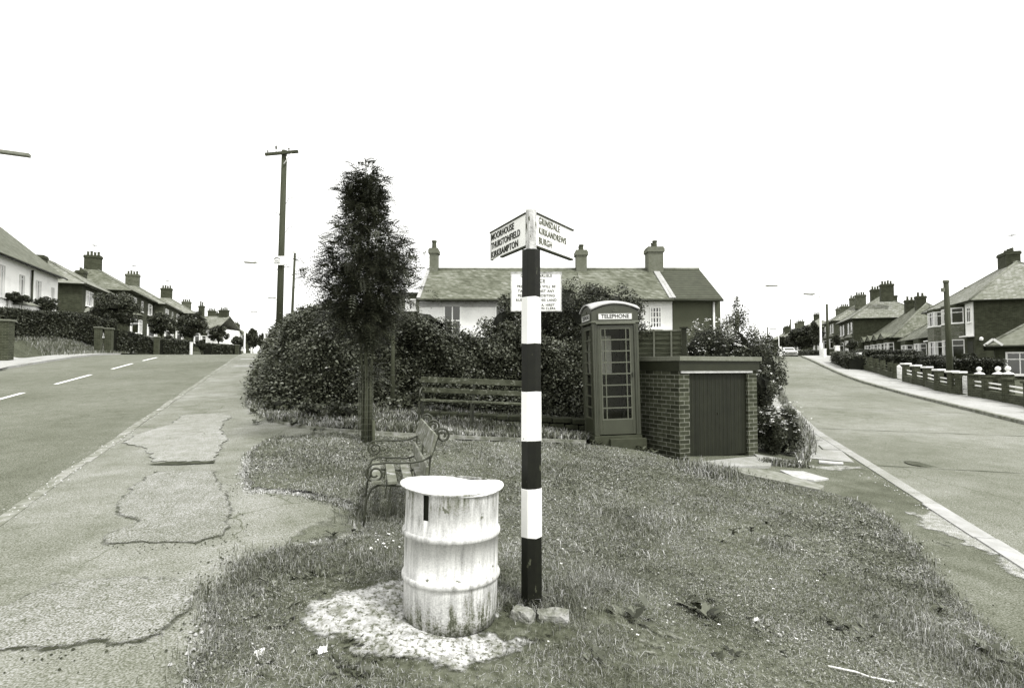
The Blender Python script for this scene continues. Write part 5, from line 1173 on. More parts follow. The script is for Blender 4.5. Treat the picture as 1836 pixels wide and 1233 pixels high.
def hleaves(n, s0, s1, size, w, name, tmax=1.35, k=2.2, thick=.09):
    s = rng.uniform(s0, s1, n); tt = rng.uniform(0, 1, n) ** .9 * tmax; P = hsec(s, tt) + rng.normal(0, thick, (n, 3)) - org
    cl = nz3(P, k) * .6 + nz3(P, k * 3.1, 2.0) * .4; keep = rng.uniform(0, 1, n) < np.clip(cl * 2.6 - .35, .12, 1); P = P[keep]; cl = cl[keep]
    V, Fc = leaf_quads(P, size, 1.7, up=.9); np_mesh(name, V, Fc, pick(len(P), w, cl), LM, t)
hleaves(60000, 0, cum[4], .10, (.22, .36, .30, .12), 'side_foliage')
hleaves(115000, cum[4] - .3, cum[8], .062, (.30, .33, .27, .10), 'corner_foliage')
hleaves(75000, cum[8], cum[-1], .062, (.36, .33, .22, .09), 'front_foliage')
# long shoots on top
n = 900; s = rng.uniform(cum[2], cum[-1], n); P0 = hsec(s, rng.uniform(.8, 1.3, n)) - org; pts = []
for q in P0[:520]:
    d = np.array([rng.normal(0, .25), rng.normal(0, .25), 1]); L = rng.uniform(.08, .42)
    for j in range(9): pts.append(q + d * L * j / 8 + rng.normal(0, .014, 3))
V, Fc = leaf_quads(np.array(pts), .045, 2.2); np_mesh('shoots', V, Fc, pick(len(pts), (.3, .4, .25, .05)), LM, t)
def blob(px, py, D, rx, ry, rz): p = A(px, py, D); return (p.x, p.y, p.z), (rx, ry, rz)
# ivy and weeds over the low wall behind the bench
o = weeds('wall_weeds', [(rng.uniform(750, 1040), rng.uniform(742, 768), 9, .15) for _ in range(46)], [LEAFD, LEAFM, LEAFL]); tag(o, 'dark leafy weeds and ivy growing over the low wall', 'weeds', kind='stuff')
n_ = 9000; xs_ = rng.uniform(-2.0, 2.2, n_); z0_ = zf(xs_, 12.0 + xs_ * 0); pz = z0_ + .25 + .45 * rng.uniform(0, 1, n_) ** 1.3; P_ = np.stack([xs_, 11.62 + .12 * rng.normal(0, 1, n_), pz], -1); kk = rng.uniform(0, 1, n_) < nz3(P_, 3.0) * 1.5 - .35; P_ = P_[kk]
V, Fc = leaf_quads(P_, .06, 1.6, up=.8); o = np_mesh('ivy', V, Fc, pick(len(P_), (.5, .33, .13, .04), nz3(P_, 4.0)), LM); tag(o, 'ivy trailing over the low stone wall below the hedge', 'ivy', kind='stuff')
# low plants along the pavement foot of the hedge (big leaves)
for i, (px, py) in enumerate(((500, 725), (560, 738), (620, 740), (705, 728), (715, 690))):
    c, r_ = blob(px, py, G(px, py + 14).y if py > 700 else 11.6, .34, .25, .2); c = (c[0], c[1], gz(c[0], c[1]) + .14)
    lab = ['broad leaved weed clump at the left corner of the hedge foot', 'bindweed clump on the hedge foot left of the rowan', 'low leafy clump on the hedge foot just left of the rowan trunk', 'weed clump at the foot of the knobbed post', 'pale leaved bramble below the knobbed post'][i]
    bush('weed_clump', lab, 'plant', c, r_, 700, .085, (.25, .4, .27, .08), 12, .4, .4)

c, r_ = blob(1086, 578, 13.6, 1.05, .8, .88); bush('dark_shrub', 'dark round topped shrub rising behind the telephone box', 'shrub', c, r_, 16000, .06, (.55, .32, .11, .02), 40, .3, .72)
c, r_ = blob(1005, 574, 14.2, .85, .6, 1.0); bush('garden_shrub', 'leafy shrub behind the right half of the notice board', 'shrub', c, r_, 11000, .055, (.42, .36, .18, .04), 30, .32, .7)
c, r_ = blob(905, 584, 13.8, .62, .5, .72); bush('garden_shrub', 'pale leaved shrub left of the notice board in front of the cottages', 'shrub', c, r_, 5200, .075, (.2, .32, .3, .18), 22, .34, .45)
c, r_ = blob(775, 590, 15.5, .9, .5, .5); bush('garden_shrub', 'thin climbing shrub by the left end of the cottages', 'shrub', c, r_, 3800, .06, (.3, .3, .25, .15), 18, .36, .3)
c, r_ = blob(1272, 632, 13.6, .72, .6, .80); bush('flowering_shrub', 'shrub thick with small white flowers above the kiosk roof', 'shrub', c, r_, 9500, .05, (.34, .36, .22, .08), 34, .32, .62, flowers=120, fsize=.05)
c, r_ = blob(1322, 622, 14.2, .72, .6, .88); bush('garden_shrub', 'tall mid green shrub just right of the white flowered one', 'shrub', c, r_, 11000, .055, (.3, .4, .25, .05), 34, .32, .4)
c, r_ = blob(1362, 655, 14.8, .62, .6, .82); bush('garden_shrub', 'drooping shrub at the left edge of the right road', 'shrub', c, r_, 8000, .06, (.32, .4, .22, .06), 30, .34, .6)
c, r_ = blob(1321, 555, 14.2, .10, .1, .38); bush('tall_shoot', 'single thin leafy shoot sticking up above the shrubs', 'plant', c, r_, 260, .05, (.3, .5, .2, 0), 9, .5, 0)
c, r_ = blob(1368, 700, 12.9, .33, .4, .55); bush('garden_shrub', 'narrow bush squeezed behind the right corner of the kiosk', 'shrub', c, r_, 6500, .05, (.42, .36, .17, .05), 24, .36, .6, flowers=14, fsize=.06)
c, r_ = blob(1388, 775, 11.3, .50, .46, .56); bush('achillea_bush', 'bushy plant with flat white flower heads right of the kiosk', 'flowering plant', c, r_, 14000, .05, (.42, .38, .16, .04), 34, .3, .66, flowers=0)
# flat white umbels
a_ = bpy.data.objects['achillea_bush']; P = []
for k in range(64):
    px, py = rng.normal(1398, 22), rng.normal(748, 14); q = A(px, py, rng.uniform(10.75, 11.1)); q = np.array(q) - np.array(a_.location); rr = rng.uniform(.02, .05)
    for j in range(16): a = rng.uniform(0, 6.28); d = rr * math.sqrt(rng.uniform(0, 1)); P.append(q + np.array([d * math.cos(a), d * math.sin(a), rng.normal(0, .004)]))
V, Fc = leaf_quads(np.array(P), .017, 1.1, up=4); np_mesh('flower_heads', V, Fc, None, [PETAL], a_)
# long grass fringe between the bush and the pavement
fs_ = [fringe([(1395, 700), (1410, 730), (1440, 765), (1452, 800), (1440, 832)], .06, 2600, .08, .28, .008, (.3, .4, .25, .05), .8), fringe([(1370, 832), (1440, 836)], .06, 900, .05, .16, .008)]
o = blades_at('verge_grass', fs_); tag(o, 'long arching grass spilling over the right pavement edge', 'grass', kind='stuff')

# ---- distant hedges, trees
def hedge_line(name, label, pts, width, n, leaf, w=(.5, .36, .12, .02), group=None, bot=0.0, curl=.06):
    """pts: (x, y, ztop); a clipped hedge as core + leaves"""
    P = np.array(pts, float); c = P.mean(0); g = gz(c[0], c[1]); t = thing(name, label, 'hedge', (c[0], c[1], g), 0, group); o = np.array([c[0], c[1], g])
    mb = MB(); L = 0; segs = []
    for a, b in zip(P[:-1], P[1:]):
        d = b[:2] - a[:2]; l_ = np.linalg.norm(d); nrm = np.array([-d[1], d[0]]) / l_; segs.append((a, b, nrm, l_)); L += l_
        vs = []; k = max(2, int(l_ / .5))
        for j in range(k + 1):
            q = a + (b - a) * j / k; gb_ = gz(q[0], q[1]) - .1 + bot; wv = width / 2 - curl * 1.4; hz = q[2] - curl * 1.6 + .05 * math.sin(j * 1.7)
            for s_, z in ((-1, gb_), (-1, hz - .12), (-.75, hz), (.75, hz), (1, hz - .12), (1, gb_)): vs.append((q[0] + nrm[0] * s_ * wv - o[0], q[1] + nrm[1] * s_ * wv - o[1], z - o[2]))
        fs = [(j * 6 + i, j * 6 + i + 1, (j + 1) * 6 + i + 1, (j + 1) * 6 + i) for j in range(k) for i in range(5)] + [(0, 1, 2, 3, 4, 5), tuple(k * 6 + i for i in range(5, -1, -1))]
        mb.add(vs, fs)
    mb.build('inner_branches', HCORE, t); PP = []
    for a, b, nrm, l_ in segs:
        m = int(n * l_ / L); q = a + (b - a) * rng.uniform(0, 1, (m, 1)); h = q[:, 2] - np.array(zf(q[:, 0], q[:, 1])) - bot; per = rng.uniform(0, 2 * h.mean() + width, m)
        side = np.where(per < h.mean(), -1, np.where(per < h.mean() + width, 0, 1)); off = np.where(side == 0, rng.uniform(-.5, .5, m) * width, side * width / 2)
        z = np.where(side == 0, q[:, 2], q[:, 2] - rng.uniform(0, 1, m) ** .9 * h); p = np.stack([q[:, 0] + nrm[0] * off, q[:, 1] + nrm[1] * off, z], -1) + rng.normal(0, curl, (m, 3)); PP.append(p)
    PP = np.concatenate(PP) - o; V, Fc = leaf_quads(PP, leaf, 1.7, up=.8); np_mesh('foliage', V, Fc, pick(len(PP), w, nz3(PP, 1.5)), LM, t); return t
def at3(px, py, D): p = A(px, py, D); return (p.x, p.y, p.z)
gh_l = 'hedges along the left road'; gh_r = 'front garden hedges on the right'
hedge_line('clipped_hedge', 'tall clipped hedge on the grass bank before the white house', [at3(-70, 553, 28.5), at3(20, 556, 33), at3(60, 561, 35.2), at3(110, 561, 37.8), at3(148, 566, 40), at3(166, 569, 41)], 1.1, 42000, .11, (.5, .36, .12, .02), gh_l)
hedge_line('clipped_hedge', 'low clipped hedge running from the brick pillar to the second driveway', [at3(201, 592, 44.5), at3(240, 600, 48), at3(276, 609, 51)], .9, 14000, .13, (.55, .34, .1, .01), gh_l)
hedge_line('clipped_hedge', 'low hedge right of the driveway pillar under the first street tree', [at3(285, 609, 49), at3(335, 612, 54)], .9, 10000, .14, (.6, .3, .1, 0), gh_l)
hedge_line('clipped_hedge', 'distant low hedge beside the far houses on the left', [at3(372, 617, 66), at3(425, 620, 74)], 1.0, 7000, .18, (.5, .35, .13, .02), gh_l)
tl = 'trees in the left front gardens'
def tree_px(label, px, pyc, D, rxp, rzp, group, w=(.42, .36, .18, .04), n=9000, leaf=.16, name='garden_tree', core=.5, K=30):
    core *= .7; K = int(K * 1.3)
    k = D / F_PX; c, r_ = blob(px, pyc, D, rxp * k, rxp * k * .9, rzp * k); th = c[2] - gz(c[0], c[1]) - r_[2] * .6
    return bush(name, label, 'tree', c, r_, n, leaf, w, K, .27, core, group, trunk=(max(.1, rxp * k * .07), max(.8, th)))
tree_px('spreading garden tree in front of the brick houses on the left', 208, 552, 46, 44, 30, tl, n=16000, leaf=.17, core=.45, K=46)
tree_px('first small round tree past the driveway pillar', 290, 580, 56, 25, 20, tl, n=9000, leaf=.17)
tree_px('second round tree before the far left houses, darker crown', 345, 582, 60, 27, 23, tl, n=11000, leaf=.17, core=.6)
tree_px('dark bushy tree in front of the white gabled house', 392, 598, 70, 16, 14, tl, n=5000, leaf=.2, core=.6)
tree_px('far dark tree behind the white lamp column', 452, 607, 95, 11, 17, tl, n=4500, leaf=.3, core=.6)
tree_px('far tree closing the left road beside the crest lamp', 470, 612, 90, 8, 13, tl, n=3000, leaf=.3, core=.6)
tree_px('bush tree just left of the white lamp column', 428, 612, 80, 12, 10, tl, n=3000, leaf=.24, core=.5)
for px, py, D, rx, rz, lab in ((30, 535, 37, 22, 10, 'garden shrub under the bay window of the white house'), (75, 545, 39, 26, 13, 'bushy shrub against the white house wall'), (8, 533, 36, 14, 10, 'dark shrub at the far left before the white house'), (190, 580, 43, 17, 16, 'dark rounded shrub beside the brick pillar on the left'), (310, 612, 56, 18, 9, 'flowering garden bushes below the first round tree'), (362, 618, 60, 12, 8, 'low bush at the foot of the white marker post')):
    k = D / F_PX; c, r_ = blob(px, py, D, rx * k, rx * k * .7, rz * k); bush('front_garden_shrub', lab, 'shrub', c, r_, 4200, .12, (.45, .35, .15, .05), 20, .36, .6, 'shrubs in the left front gardens')
# right side
tr = 'trees beside the right road'
tree_px('dark tree group between the parked car and the lamp on the right road', 1446, 603, 88, 28, 22, tr, (.62, .28, .1, 0), 12000, .3, core=.7, K=46)
tree_px('paler bushy tree just behind the parked car', 1422, 612, 92, 15, 11, tr, (.25, .4, .3, .05), 4000, .28, core=.6)
tree_px('tree to the left of the parked car with a dark crown', 1403, 612, 98, 8, 9, tr, (.5, .4, .1, 0), 2400, .3, core=.6)
tree_px('tree in front of the grey gable right of the dark group', 1462, 596, 80, 10, 20, tr, (.4, .4, .18, .02), 3600, .26, core=.5)
hedge_line('garden_hedge', 'dark clipped hedge behind the garden wall nearest the pole', [at3(1655, 650, 29.5), at3(1700, 648, 28.5), at3(1800, 647, 27)], .9, 16000, .10, (.72, .24, .04, 0), gh_r)
hedge_line('garden_hedge', 'long dark hedge in front of the bungalow windows', [at3(1572, 639, 36), at3(1640, 640, 33), at3(1702, 641, 31)], .8, 14000, .11, (.72, .24, .04, 0), gh_r)
hedge_line('garden_hedge', 'far hedge line under the distant bungalow bays', [at3(1532, 629, 46), at3(1600, 630, 42), at3(1650, 632, 39)], .8, 9000, .14, (.7, .26, .04, 0), gh_r)
hedge_line('garden_hedge', 'rounded privet hedge between the white gate posts and the bollard', [at3(1506, 632, 38), at3(1520, 634, 36.5), at3(1536, 641, 34.5)], 1.0, 8000, .11, (.5, .38, .12, 0), gh_r)
hedge_line('garden_hedge', 'low distant hedge at the crest of the right road', [at3(1440, 629, 66), at3(1466, 630, 60)], .9, 3500, .18, (.55, .35, .1, 0), gh_r)
for px, py, D, rx, rz, lab in ((1526, 618, 48, 13, 8, 'round grey green shrub beside the brick houses on the right'), (1738, 640, 29, 12, 6, 'rose bush behind the ornamental gate'), (1500, 612, 56, 8, 12, 'dark bush against the nearer brick house front')):
    k = D / F_PX; c, r_ = blob(px, py, D, rx * k, rx * k * .7, rz * k); bush('front_garden_shrub', lab, 'shrub', c, r_, 3000, .12, (.35, .4, .2, .05), 18, .36, .6, 'shrubs in the right front gardens')
# grassy bank blades on the left verge
def bankgrass(name, label, pts, n, spread, hmin, hmax):
    o = blades_at(name, [fringe(pts, spread, n, hmin, hmax, .008, (.55, .33, .1, .02), .6)]); tag(o, label, 'grass', kind='stuff')
bankgrass('bank_grass', 'rough dark grass on the steep bank below the left hedge', [(70, 628), (110, 628), (150, 624), (184, 618)], 9000, .75, .08, .3)
bankgrass('bank_grass', 'grass on the second bank below the low hedge', [(205, 618), (240, 622), (275, 624)], 5000, .6, .08, .25)
# ================================================================ HOUSES
def window_bars(mb, p0, p1, z0, z1, cols, transom=.72, out=.03, fw=.07, bar=.05, d=.05, base=0.0, rows=1, m_frame=0, m_glass=1, curtain=True):
    """window in the vertical plane through p0-p1; outward normal is to the right of p0->p1"""
    p0 = Vector((p0[0], p0[1])); p1 = Vector((p1[0], p1[1])); dr = (p1 - p0); L = dr.length; dr /= L; nr = Vector((dr.y, -dr.x))
    def pt(u, o, z): q = p0 + dr * u + nr * o; return (q.x, q.y, z)
    def bx(u0, u1, o0, o1, za, zb):
        v = [pt(u, o, z) for u in (u0, u1) for o in (o0, o1) for z in (za, zb)]
        mb.add(v, [(0, 1, 3, 2), (4, 6, 7, 5), (0, 4, 5, 1), (2, 3, 7, 6), (0, 2, 6, 4), (1, 5, 7, 3)])
    mb.mi = m_frame; a, b = base, base + d
    bx(0, fw, a, b, z0, z1); bx(L - fw, L, a, b, z0, z1); bx(fw, L - fw, a, b, z1 - fw, z1); bx(-.05, L + .05, a, b + .07, z0 - .07, z0); bx(fw, L - fw, a, b, z0, z0 + fw * .8)
    for c in range(1, cols): u = L * c / cols; bx(u - bar / 2, u + bar / 2, a, b - .004, z0 + fw * .8, z1 - fw)
    if transom:
        zt = z0 + (z1 - z0) * transom; bx(fw, L - fw, a, b - .008, zt - bar / 2, zt + bar / 2)
    for r in range(1, rows):
        zt = z0 + (z1 - z0) * r / rows; bx(fw, L - fw, a, b - .008, zt - bar / 2, zt + bar / 2)
    return (lambda g: (setattr(g, 'mi', 0), g.add([pt(fw * .5, base + d * .35, z0), pt(L - fw * .5, base + d * .35, z0), pt(L - fw * .5, base + d * .35, z1), pt(fw * .5, base + d * .35, z1)], [(0, 1, 2, 3)]))), pt, L
def add_window(parent, p0, p1, z0, z1, cols=2, transom=.72, rows=1, mf=None, base=0.0, fw=.07, curt=.0):
    mb = MB(); gl, pt, L = window_bars(mb, p0, p1, z0, z1, cols, transom, base=base, rows=rows, fw=fw); w_ = mb.build('window', mf or WHITET, parent); g = MB(); gl(g)
    g.build('pane', GLASSD, w_)
    if curt:
        g = MB(); o = base + .025
        for u0, u1 in ((fw, fw + L * curt), (L - fw - L * curt, L - fw)): g = MB(); g.add([pt(u0, o, z0), pt(u1, o, z0), pt(u1, o, z1), pt(u0, o, z1)], [(0, 1, 2, 3)]); g.build('curtain', CURT, w_)
    return w_
def chimney(parent, x, y, z0, z1, wx, wy, pots, m=BRICKH, poth=.45):
    mb = MB(); mb.box(x - wx / 2, x + wx / 2, y - wy / 2, y + wy / 2, z0, z1 - .28); mb.box(x - wx / 2 - .06, x + wx / 2 + .06, y - wy / 2 - .06, y + wy / 2 + .06, z1 - .28, z1 - .08); mb.box(x - wx / 2 - .02, x + wx / 2 + .02, y - wy / 2 - .02, y + wy / 2 + .02, z1 - .08, z1)
    c = mb.build('chimney', m, parent)
    for k in range(pots):
        u = (k + .5) / pots - .5; px = x + (wx * .86 * u if wx >= wy else 0); py = y + (wy * .86 * u if wy > wx else 0); h = poth * (1, .85, 1.1, .95)[k % 4]
        mb = MB(); mb.lathe([(.13, z1 - .02), (.11, z1 + h * .8), (.14, z1 + h * .82), (.13, z1 + h)], 10, c=(px, py)); mb.build('chimney_pot', POT, c)
    return c
def roof_hip(parent, W, D, z, rise, m, ov=.35, ridge=True, hipL=True, hipR=True):
    x0, x1, y0, y1 = -ov, W + ov, -ov, D + ov; ym = (y0 + y1) / 2; run = (y1 - y0) / 2; xa = x0 + (run if hipL else 0); xb = x1 - (run if hipR else 0)
    if xb < xa: xa = xb = (x0 + x1) / 2
    A_, B_, C_, D_ = (x0, y0, z), (x1, y0, z), (x1, y1, z), (x0, y1, z); E_, F_ = (xa, ym, z + rise), (xb, ym, z + rise)
    mb = MB(); lo = .10
    vs = [A_, B_, C_, D_, E_, F_] + [(p[0], p[1], p[2] - lo) for p in (A_, B_, C_, D_)]
    mb.add(vs, [(0, 1, 5, 4), (2, 3, 4, 5), (1, 2, 5), (3, 0, 4), (6, 9, 8, 7), (0, 6, 7, 1), (1, 7, 8, 2), (2, 8, 9, 3), (3, 9, 6, 0)])
    r = mb.build('roof', m, parent); mb = MB()
    mb.tube([E_, F_], .09, 6)
    if hipL:
        for p in (A_, D_): mb.tube([p, E_], .08, 6)
    if hipR:
        for p in (B_, C_): mb.tube([p, F_], .08, 6)
    mb.build('ridge_tiles', RIDGE, r); mb = MB()
    mb.tube([(x0, y0 - .06, z - .08), (x1, y0 - .06, z - .08)], .06, 6)
    if hipL: mb.tube([(x0 - .06, y0, z - .08), (x0 - .06, y1, z - .08)], .06, 6)
    if hipR: mb.tube([(x1 + .06, y0, z - .08), (x1 + .06, y1, z - .08)], .06, 6)
    mb.build('gutter', DARKW, r); return r
def roof_gable(parent, W, D, z, rise, m, ov=.3, ove=.15, verge=None):
    x0, x1, y0, y1 = -ove, W + ove, -ov, D + ov; ym = D / 2; th = .12; mb = MB()
    pr = [(y0, z - .0), (ym, z + rise), (y1, z - .0), (y1, z - th), (ym, z + rise - th), (y0, z - th)]
    vs = [(x0, y, q) for y, q in pr] + [(x1, y, q) for y, q in pr]
    mb.add(vs, [(0, 6, 7, 1), (1, 7, 8, 2), (2, 8, 9, 3), (3, 9, 10, 4), (4, 10, 11, 5), (5, 11, 6, 0), (0, 1, 4, 5), (1, 2, 3, 4), (6, 11, 10, 7), (7, 10, 9, 8)])
    r = mb.build('roof', m, parent); mb = MB(); mb.tube([(x0, ym, z + rise), (x1, ym, z + rise)], .08, 6); mb.build('ridge_tiles', RIDGE, r)
    mb = MB(); mb.tube([(x0, y0 - .05, z - .09), (x1, y0 - .05, z - .09)], .055, 6); mb.build('gutter', DARKW, r)
    if verge:
        mb = MB()
        for s_ in verge:
            x = x0 if s_ < 0 else x1
            for ya, za, yb, zb in ((y0, z + .03, ym, z + rise + .03), (ym, z + rise + .03, y1, z + .03)): mb.bar((x, ya, za), (x, yb, zb), .16, .07)
        mb.build('verge_coping', LEAD, r)
    return r
def walls(parent, W, D, h, m, gable=0, name='wall', lo=-2.0):
    mb = MB()
    if gable:
        pr = [(0, lo), (D, lo), (D, h), (D / 2, h + gable), (0, h)]; vs = [(0, y, z) for y, z in pr] + [(W, y, z) for y, z in pr]; n = 5
        mb.add(vs, [tuple(range(n)), tuple(range(2 * n - 1, n - 1, -1))] + [(i, n + i, n + (i + 1) % n, (i + 1) % n) for i in range(n)])
    else: mb.box(0, W, 0, D, lo, h)
    return mb.build(name, m, parent)
def bay(parent, xc, w_, d, z0, z1, floors, wall_m, roof_m=None, tile=None, cols=3, lo=-2.0):
    """canted bay: floors = [(zb, zt)] window bands; wall fills the rest"""
    x0, x1 = xc - w_ / 2, xc + w_ / 2; c = d * .75; P = [(x0, 0), (x0 + c, -d), (x1 - c, -d), (x1, 0)]
    mb = MB(); cur = lo; bands = []
    for zb, zt in floors: bands.append((cur, zb)); cur = zt
    bands.append((cur, z1))
    mb.prism([(x0, .02), (x0 + c, -d), (x1 - c, -d), (x1, .02)], bands[0][0], bands[0][1])
    b = mb.build('bay_window', wall_m, parent)
    for i, (za, zb) in enumerate(bands[1:]):
        mb = MB(); mb.prism([(x0 - .01, .02), (x0 + c, -d - .02), (x1 - c, -d - .02), (x1 + .01, .02)], za, zb); mb.build('bay_apron', (tile or wall_m) if i < len(bands) - 2 else wall_m, b)
    for zb, zt in floors:
        mb = MB(); mb.prism([(x0 + .08, .02), (x0 + c + .02, -d + .1), (x1 - c - .02, -d + .1), (x1 - .08, .02)], zb, zt); mb.build('bay_interior', GLASSD, b)
        mb = MB()
        for (p, q), n in (((P[0], P[1]), 1), ((P[1], P[2]), cols), ((P[2], P[3]), 1)): window_bars(mb, p, q, zb + .02, zt - .02, n, .7, base=-.05)
        mb.build('window', WHITET, b)
        for (p, q), n in (((P[0], P[1]), 1), ((P[1], P[2]), cols), ((P[2], P[3]), 1)):
            mb = MB(); p = Vector(p); q = Vector(q); dr = (q - p).normalized(); nr = Vector((dr.y, -dr.x)) * -.035; L = (q - p).length
            for u0, u1 in ((.06, .06 + L * .2),): a = p + dr * u0 + nr; e = p + dr * u1 + nr; mb.add([(a.x, a.y, zb + .05), (e.x, e.y, zb + .05), (e.x, e.y, zt - .1), (a.x, a.y, zt - .1)], [(0, 1, 2, 3)])
            mb.build('curtain', CURT, b)
    if roof_m:
        mb = MB(); o = .18; t_ = [(x0 - o, 0, z1), (x0 + c - o * .6, -d - o, z1), (x1 - c + o * .6, -d - o, z1), (x1 + o, 0, z1)]; u = [(x0 + c * .9, 0, z1 + .55), (x1 - c * .9, 0, z1 + .55)]
        mb.add(t_ + u, [(0, 1, 4), (1, 2, 5, 4), (2, 3, 5), (0, 3, 2, 1)]); mb.build('bay_roof', roof_m, b)
    return b
def house(name, label, group, ox, oy, ang, z0, cat='house'):
    t = thing(name, label, cat, (ox, oy, z0), ang, group); return t
def aerial(t, x, y, z, h=1.3):
    mb = MB(); mb.tube([(x, y, z - 1.2), (x, y, z + h)], .018, 5); mb.tube([(x - .5, y, z + h - .05), (x + .6, y, z + h - .05)], .012, 4)
    for k in range(6): mb.tube([(x - .45 + k * .2, y - .3, z + h - .05), (x - .45 + k * .2, y + .3, z + h - .05)], .009, 4)
    mb.build('aerial', IRON, t)
def placed_left(px, D): p = A(px, 600, D); return p.x, p.y
ANG_L = math.atan2(.929, -.369)
hgl = 'houses along the left road'; hgr = 'houses along the right road'
# ---- white rendered house (far left)
ex, ey = placed_left(101, 44); LW = 15.0; ox, oy = ex - LW * AL[0], ey - LW * AL[1]; zE_ = A(101, 498, 44).z
z0 = zE_ - 5.3; t = house('white_house', 'long white rendered house at the left edge with a dark slate roof', hgl, ox, oy, ANG_L, z0)
w_ = walls(t, LW, 8.0, 5.3, WROOM); roof_gable(t, LW, 8.0, 5.32, 3.9, mat('dark_slate', .12, .2, 4, .7, extra=ex_slate(.26, .13, .25, .5)), .45, .35)
mb = MB(); mb.prism([(LW - .02, 0), (LW, 0), (LW, 8), (LW - .02, 8)], 5.3, 5.31)
mb = MB(); pr = [(-.28, 5.2), (4, 8.98), (8.28, 5.2)]; mb.add([(LW + .0, y, z) for y, z in pr] + [(LW - .25, y, z) for y, z in pr], [(0, 1, 2), (5, 4, 3), (0, 3, 4, 1), (1, 4, 5, 2), (2, 5, 3, 0)]); mb.build('gable', WROOM, t)
chimney(t, LW + .35 - 2.2, 4.0, 8.3, 9.75, 1.3, .7, 0, BRICKL)
def xl_on(px, v_face=None):   # local x on this house front for a photo column
    d = ray(px, 560); k = (t.location.x * NL[0] + t.location.y * NL[1]) / (d.x * NL[0] + d.y * NL[1]); return ((d.x * k - t.location.x) * AL[0] + (d.y * k - t.location.y) * AL[1])
for px, wpx, zb, zt, cols in ((1, 9, 2.75, 4.75, 2), (37, 9, 3.15, 4.55, 3), (67, 9, 3.15, 4.55, 2), (93, 4.5, 3.2, 4.4, 1)):
    a, b = xl_on(px - wpx / 2), xl_on(px + wpx / 2); add_window(t, (a, 0), (b, 0), zb, zt, cols, .8, mf=mat('grey_trim', .45, .1, 6), curt=.3)
a = xl_on(53); mb = MB(); mb.tube([(a, -.1, -1), (a, -.1, 5.1)], .07, 8); mb.build('downpipe', DARKW, t)
a, b = xl_on(22), xl_on(56); bay(t, (a + b) / 2, (b - a) * .9, .9, 0, 2.45, [(.9, 2.2)], WROOM, SLATE)
# ---- the next houses (brick, hipped)
def semi_left(label, px, D, eave_px, apex_rise=2.9, W=12.5, Dp=8.0, wall=BRICKH, roofm=SLATE, chim=((.32, 4),), bays=((2.2, 2.6), (10.2, 2.6)), side_win=True, name='brick_house', pots_y=.5, top_band=None, det=True, eh=5.2, tile=None):
    x, y = placed_left(px, D); ze = A(px, eave_px, D).z; t = house(name, label, hgl, x, y, ANG_L, ze - eh); walls(t, W, Dp, eh, wall)
    if top_band: mb = MB(); mb.box(-.012, W + .012, -.012, Dp + .012, 2.9, eh - .01); mb.build('upper_render', top_band, t)
    roof_hip(t, W, Dp, eh + .02, apex_rise, roofm, .4)
    for fx, n in chim: chimney(t, W * fx, Dp / 2, eh + apex_rise - 1.0, eh + apex_rise + 1.25, .75, 1.5, n, wall)
    for xc, bw_ in bays:
        bay(t, xc, bw_, .7, 0, 2.75, [(.75, 2.3)], wall, roofm if det else None, tile); bo = bw_ * .42
        add_window(t, (xc - bo, 0), (xc + bo, 0), 3.4, 4.75, 3, .72, base=.0, curt=.2)
    mid = (bays[0][0] + bays[1][0]) / 2
    add_window(t, (mid - .5, 0), (mid + .2, 0), 3.5, 4.7, 1, .72); mb = MB(); mb.box(mid - 1.6, mid - .7, -.03, .0, 0, 2.1); mb.build('door', DARKW, t)
    if side_win: add_window(t, (0, Dp * .62), (0, Dp * .38), 3.3, 4.8, 2, .75); add_window(t, (0, Dp * .62), (0, Dp * .42), .8, 2.1, 2, .75)
    mb = MB(); mb.tube([(W - .2, -.08, 0), (W - .2, -.08, eh - .1)], .05, 6); mb.build('downpipe', DARKW, t)
    if chim: aerial(t, W * chim[0][0] + .3, Dp / 2, eh + apex_rise + 1.2)
    return t
t_ = semi_left('dark brick house with a hipped roof right beside the white house', 145, 50, 509, 2.5, 9.5, 7.5, BRICKH, SLATE, chim=(), bays=((2.0, 2.4), (7.2, 2.4)))
chimney(t_, 2.2, 3.75, 5.8, 7.84, 1.05, .7, 0, BRICKH); chimney(t_, 9.0, 2.6, 5.8, 7.6, 1.0, .7, 2, BRICKH, .3)
semi_left('second brick pair from the left under a broad four pot chimney', 229, 60, 521, 2.9, 12.0, 8.6, BRICKH, SLATE2, chim=((.34, 4),))
semi_left('third brick pair from the left behind the first round tree', 292, 72, 545, 2.9, 11.5, 8.6, BRICKL, SLATE, chim=((.36, 4),))
semi_left('fourth brick pair from the left behind the second round tree', 346, 86, 562, 2.9, 11.5, 8.6, BRICKH, SLATE, chim=((.36, 4),))
semi_left('fifth brick pair, half hidden before the white gabled house', 373, 104, 577, 2.6, 10, 8, BRICKL, SLATE2, chim=((.3, 4),))
semi_left('far brick house with two chimneys right of the white gabled house', 416, 118, 590, 2.6, 9, 8, BRICKH, SLATE, chim=((.2, 4), (.75, 4)), top_band=None)
semi_left('farther pale fronted house beyond the two chimney house', 428, 135, 594, 2.4, 9, 8, BRICKL, SLATE, chim=((.3, 3),), top_band=WROOM)
semi_left('farthest house roof on the left road seen above the trees', 447, 170, 601, 2.6, 12, 8, BRICKH, SLATE2, chim=((.3, 3), (.8, 2)))
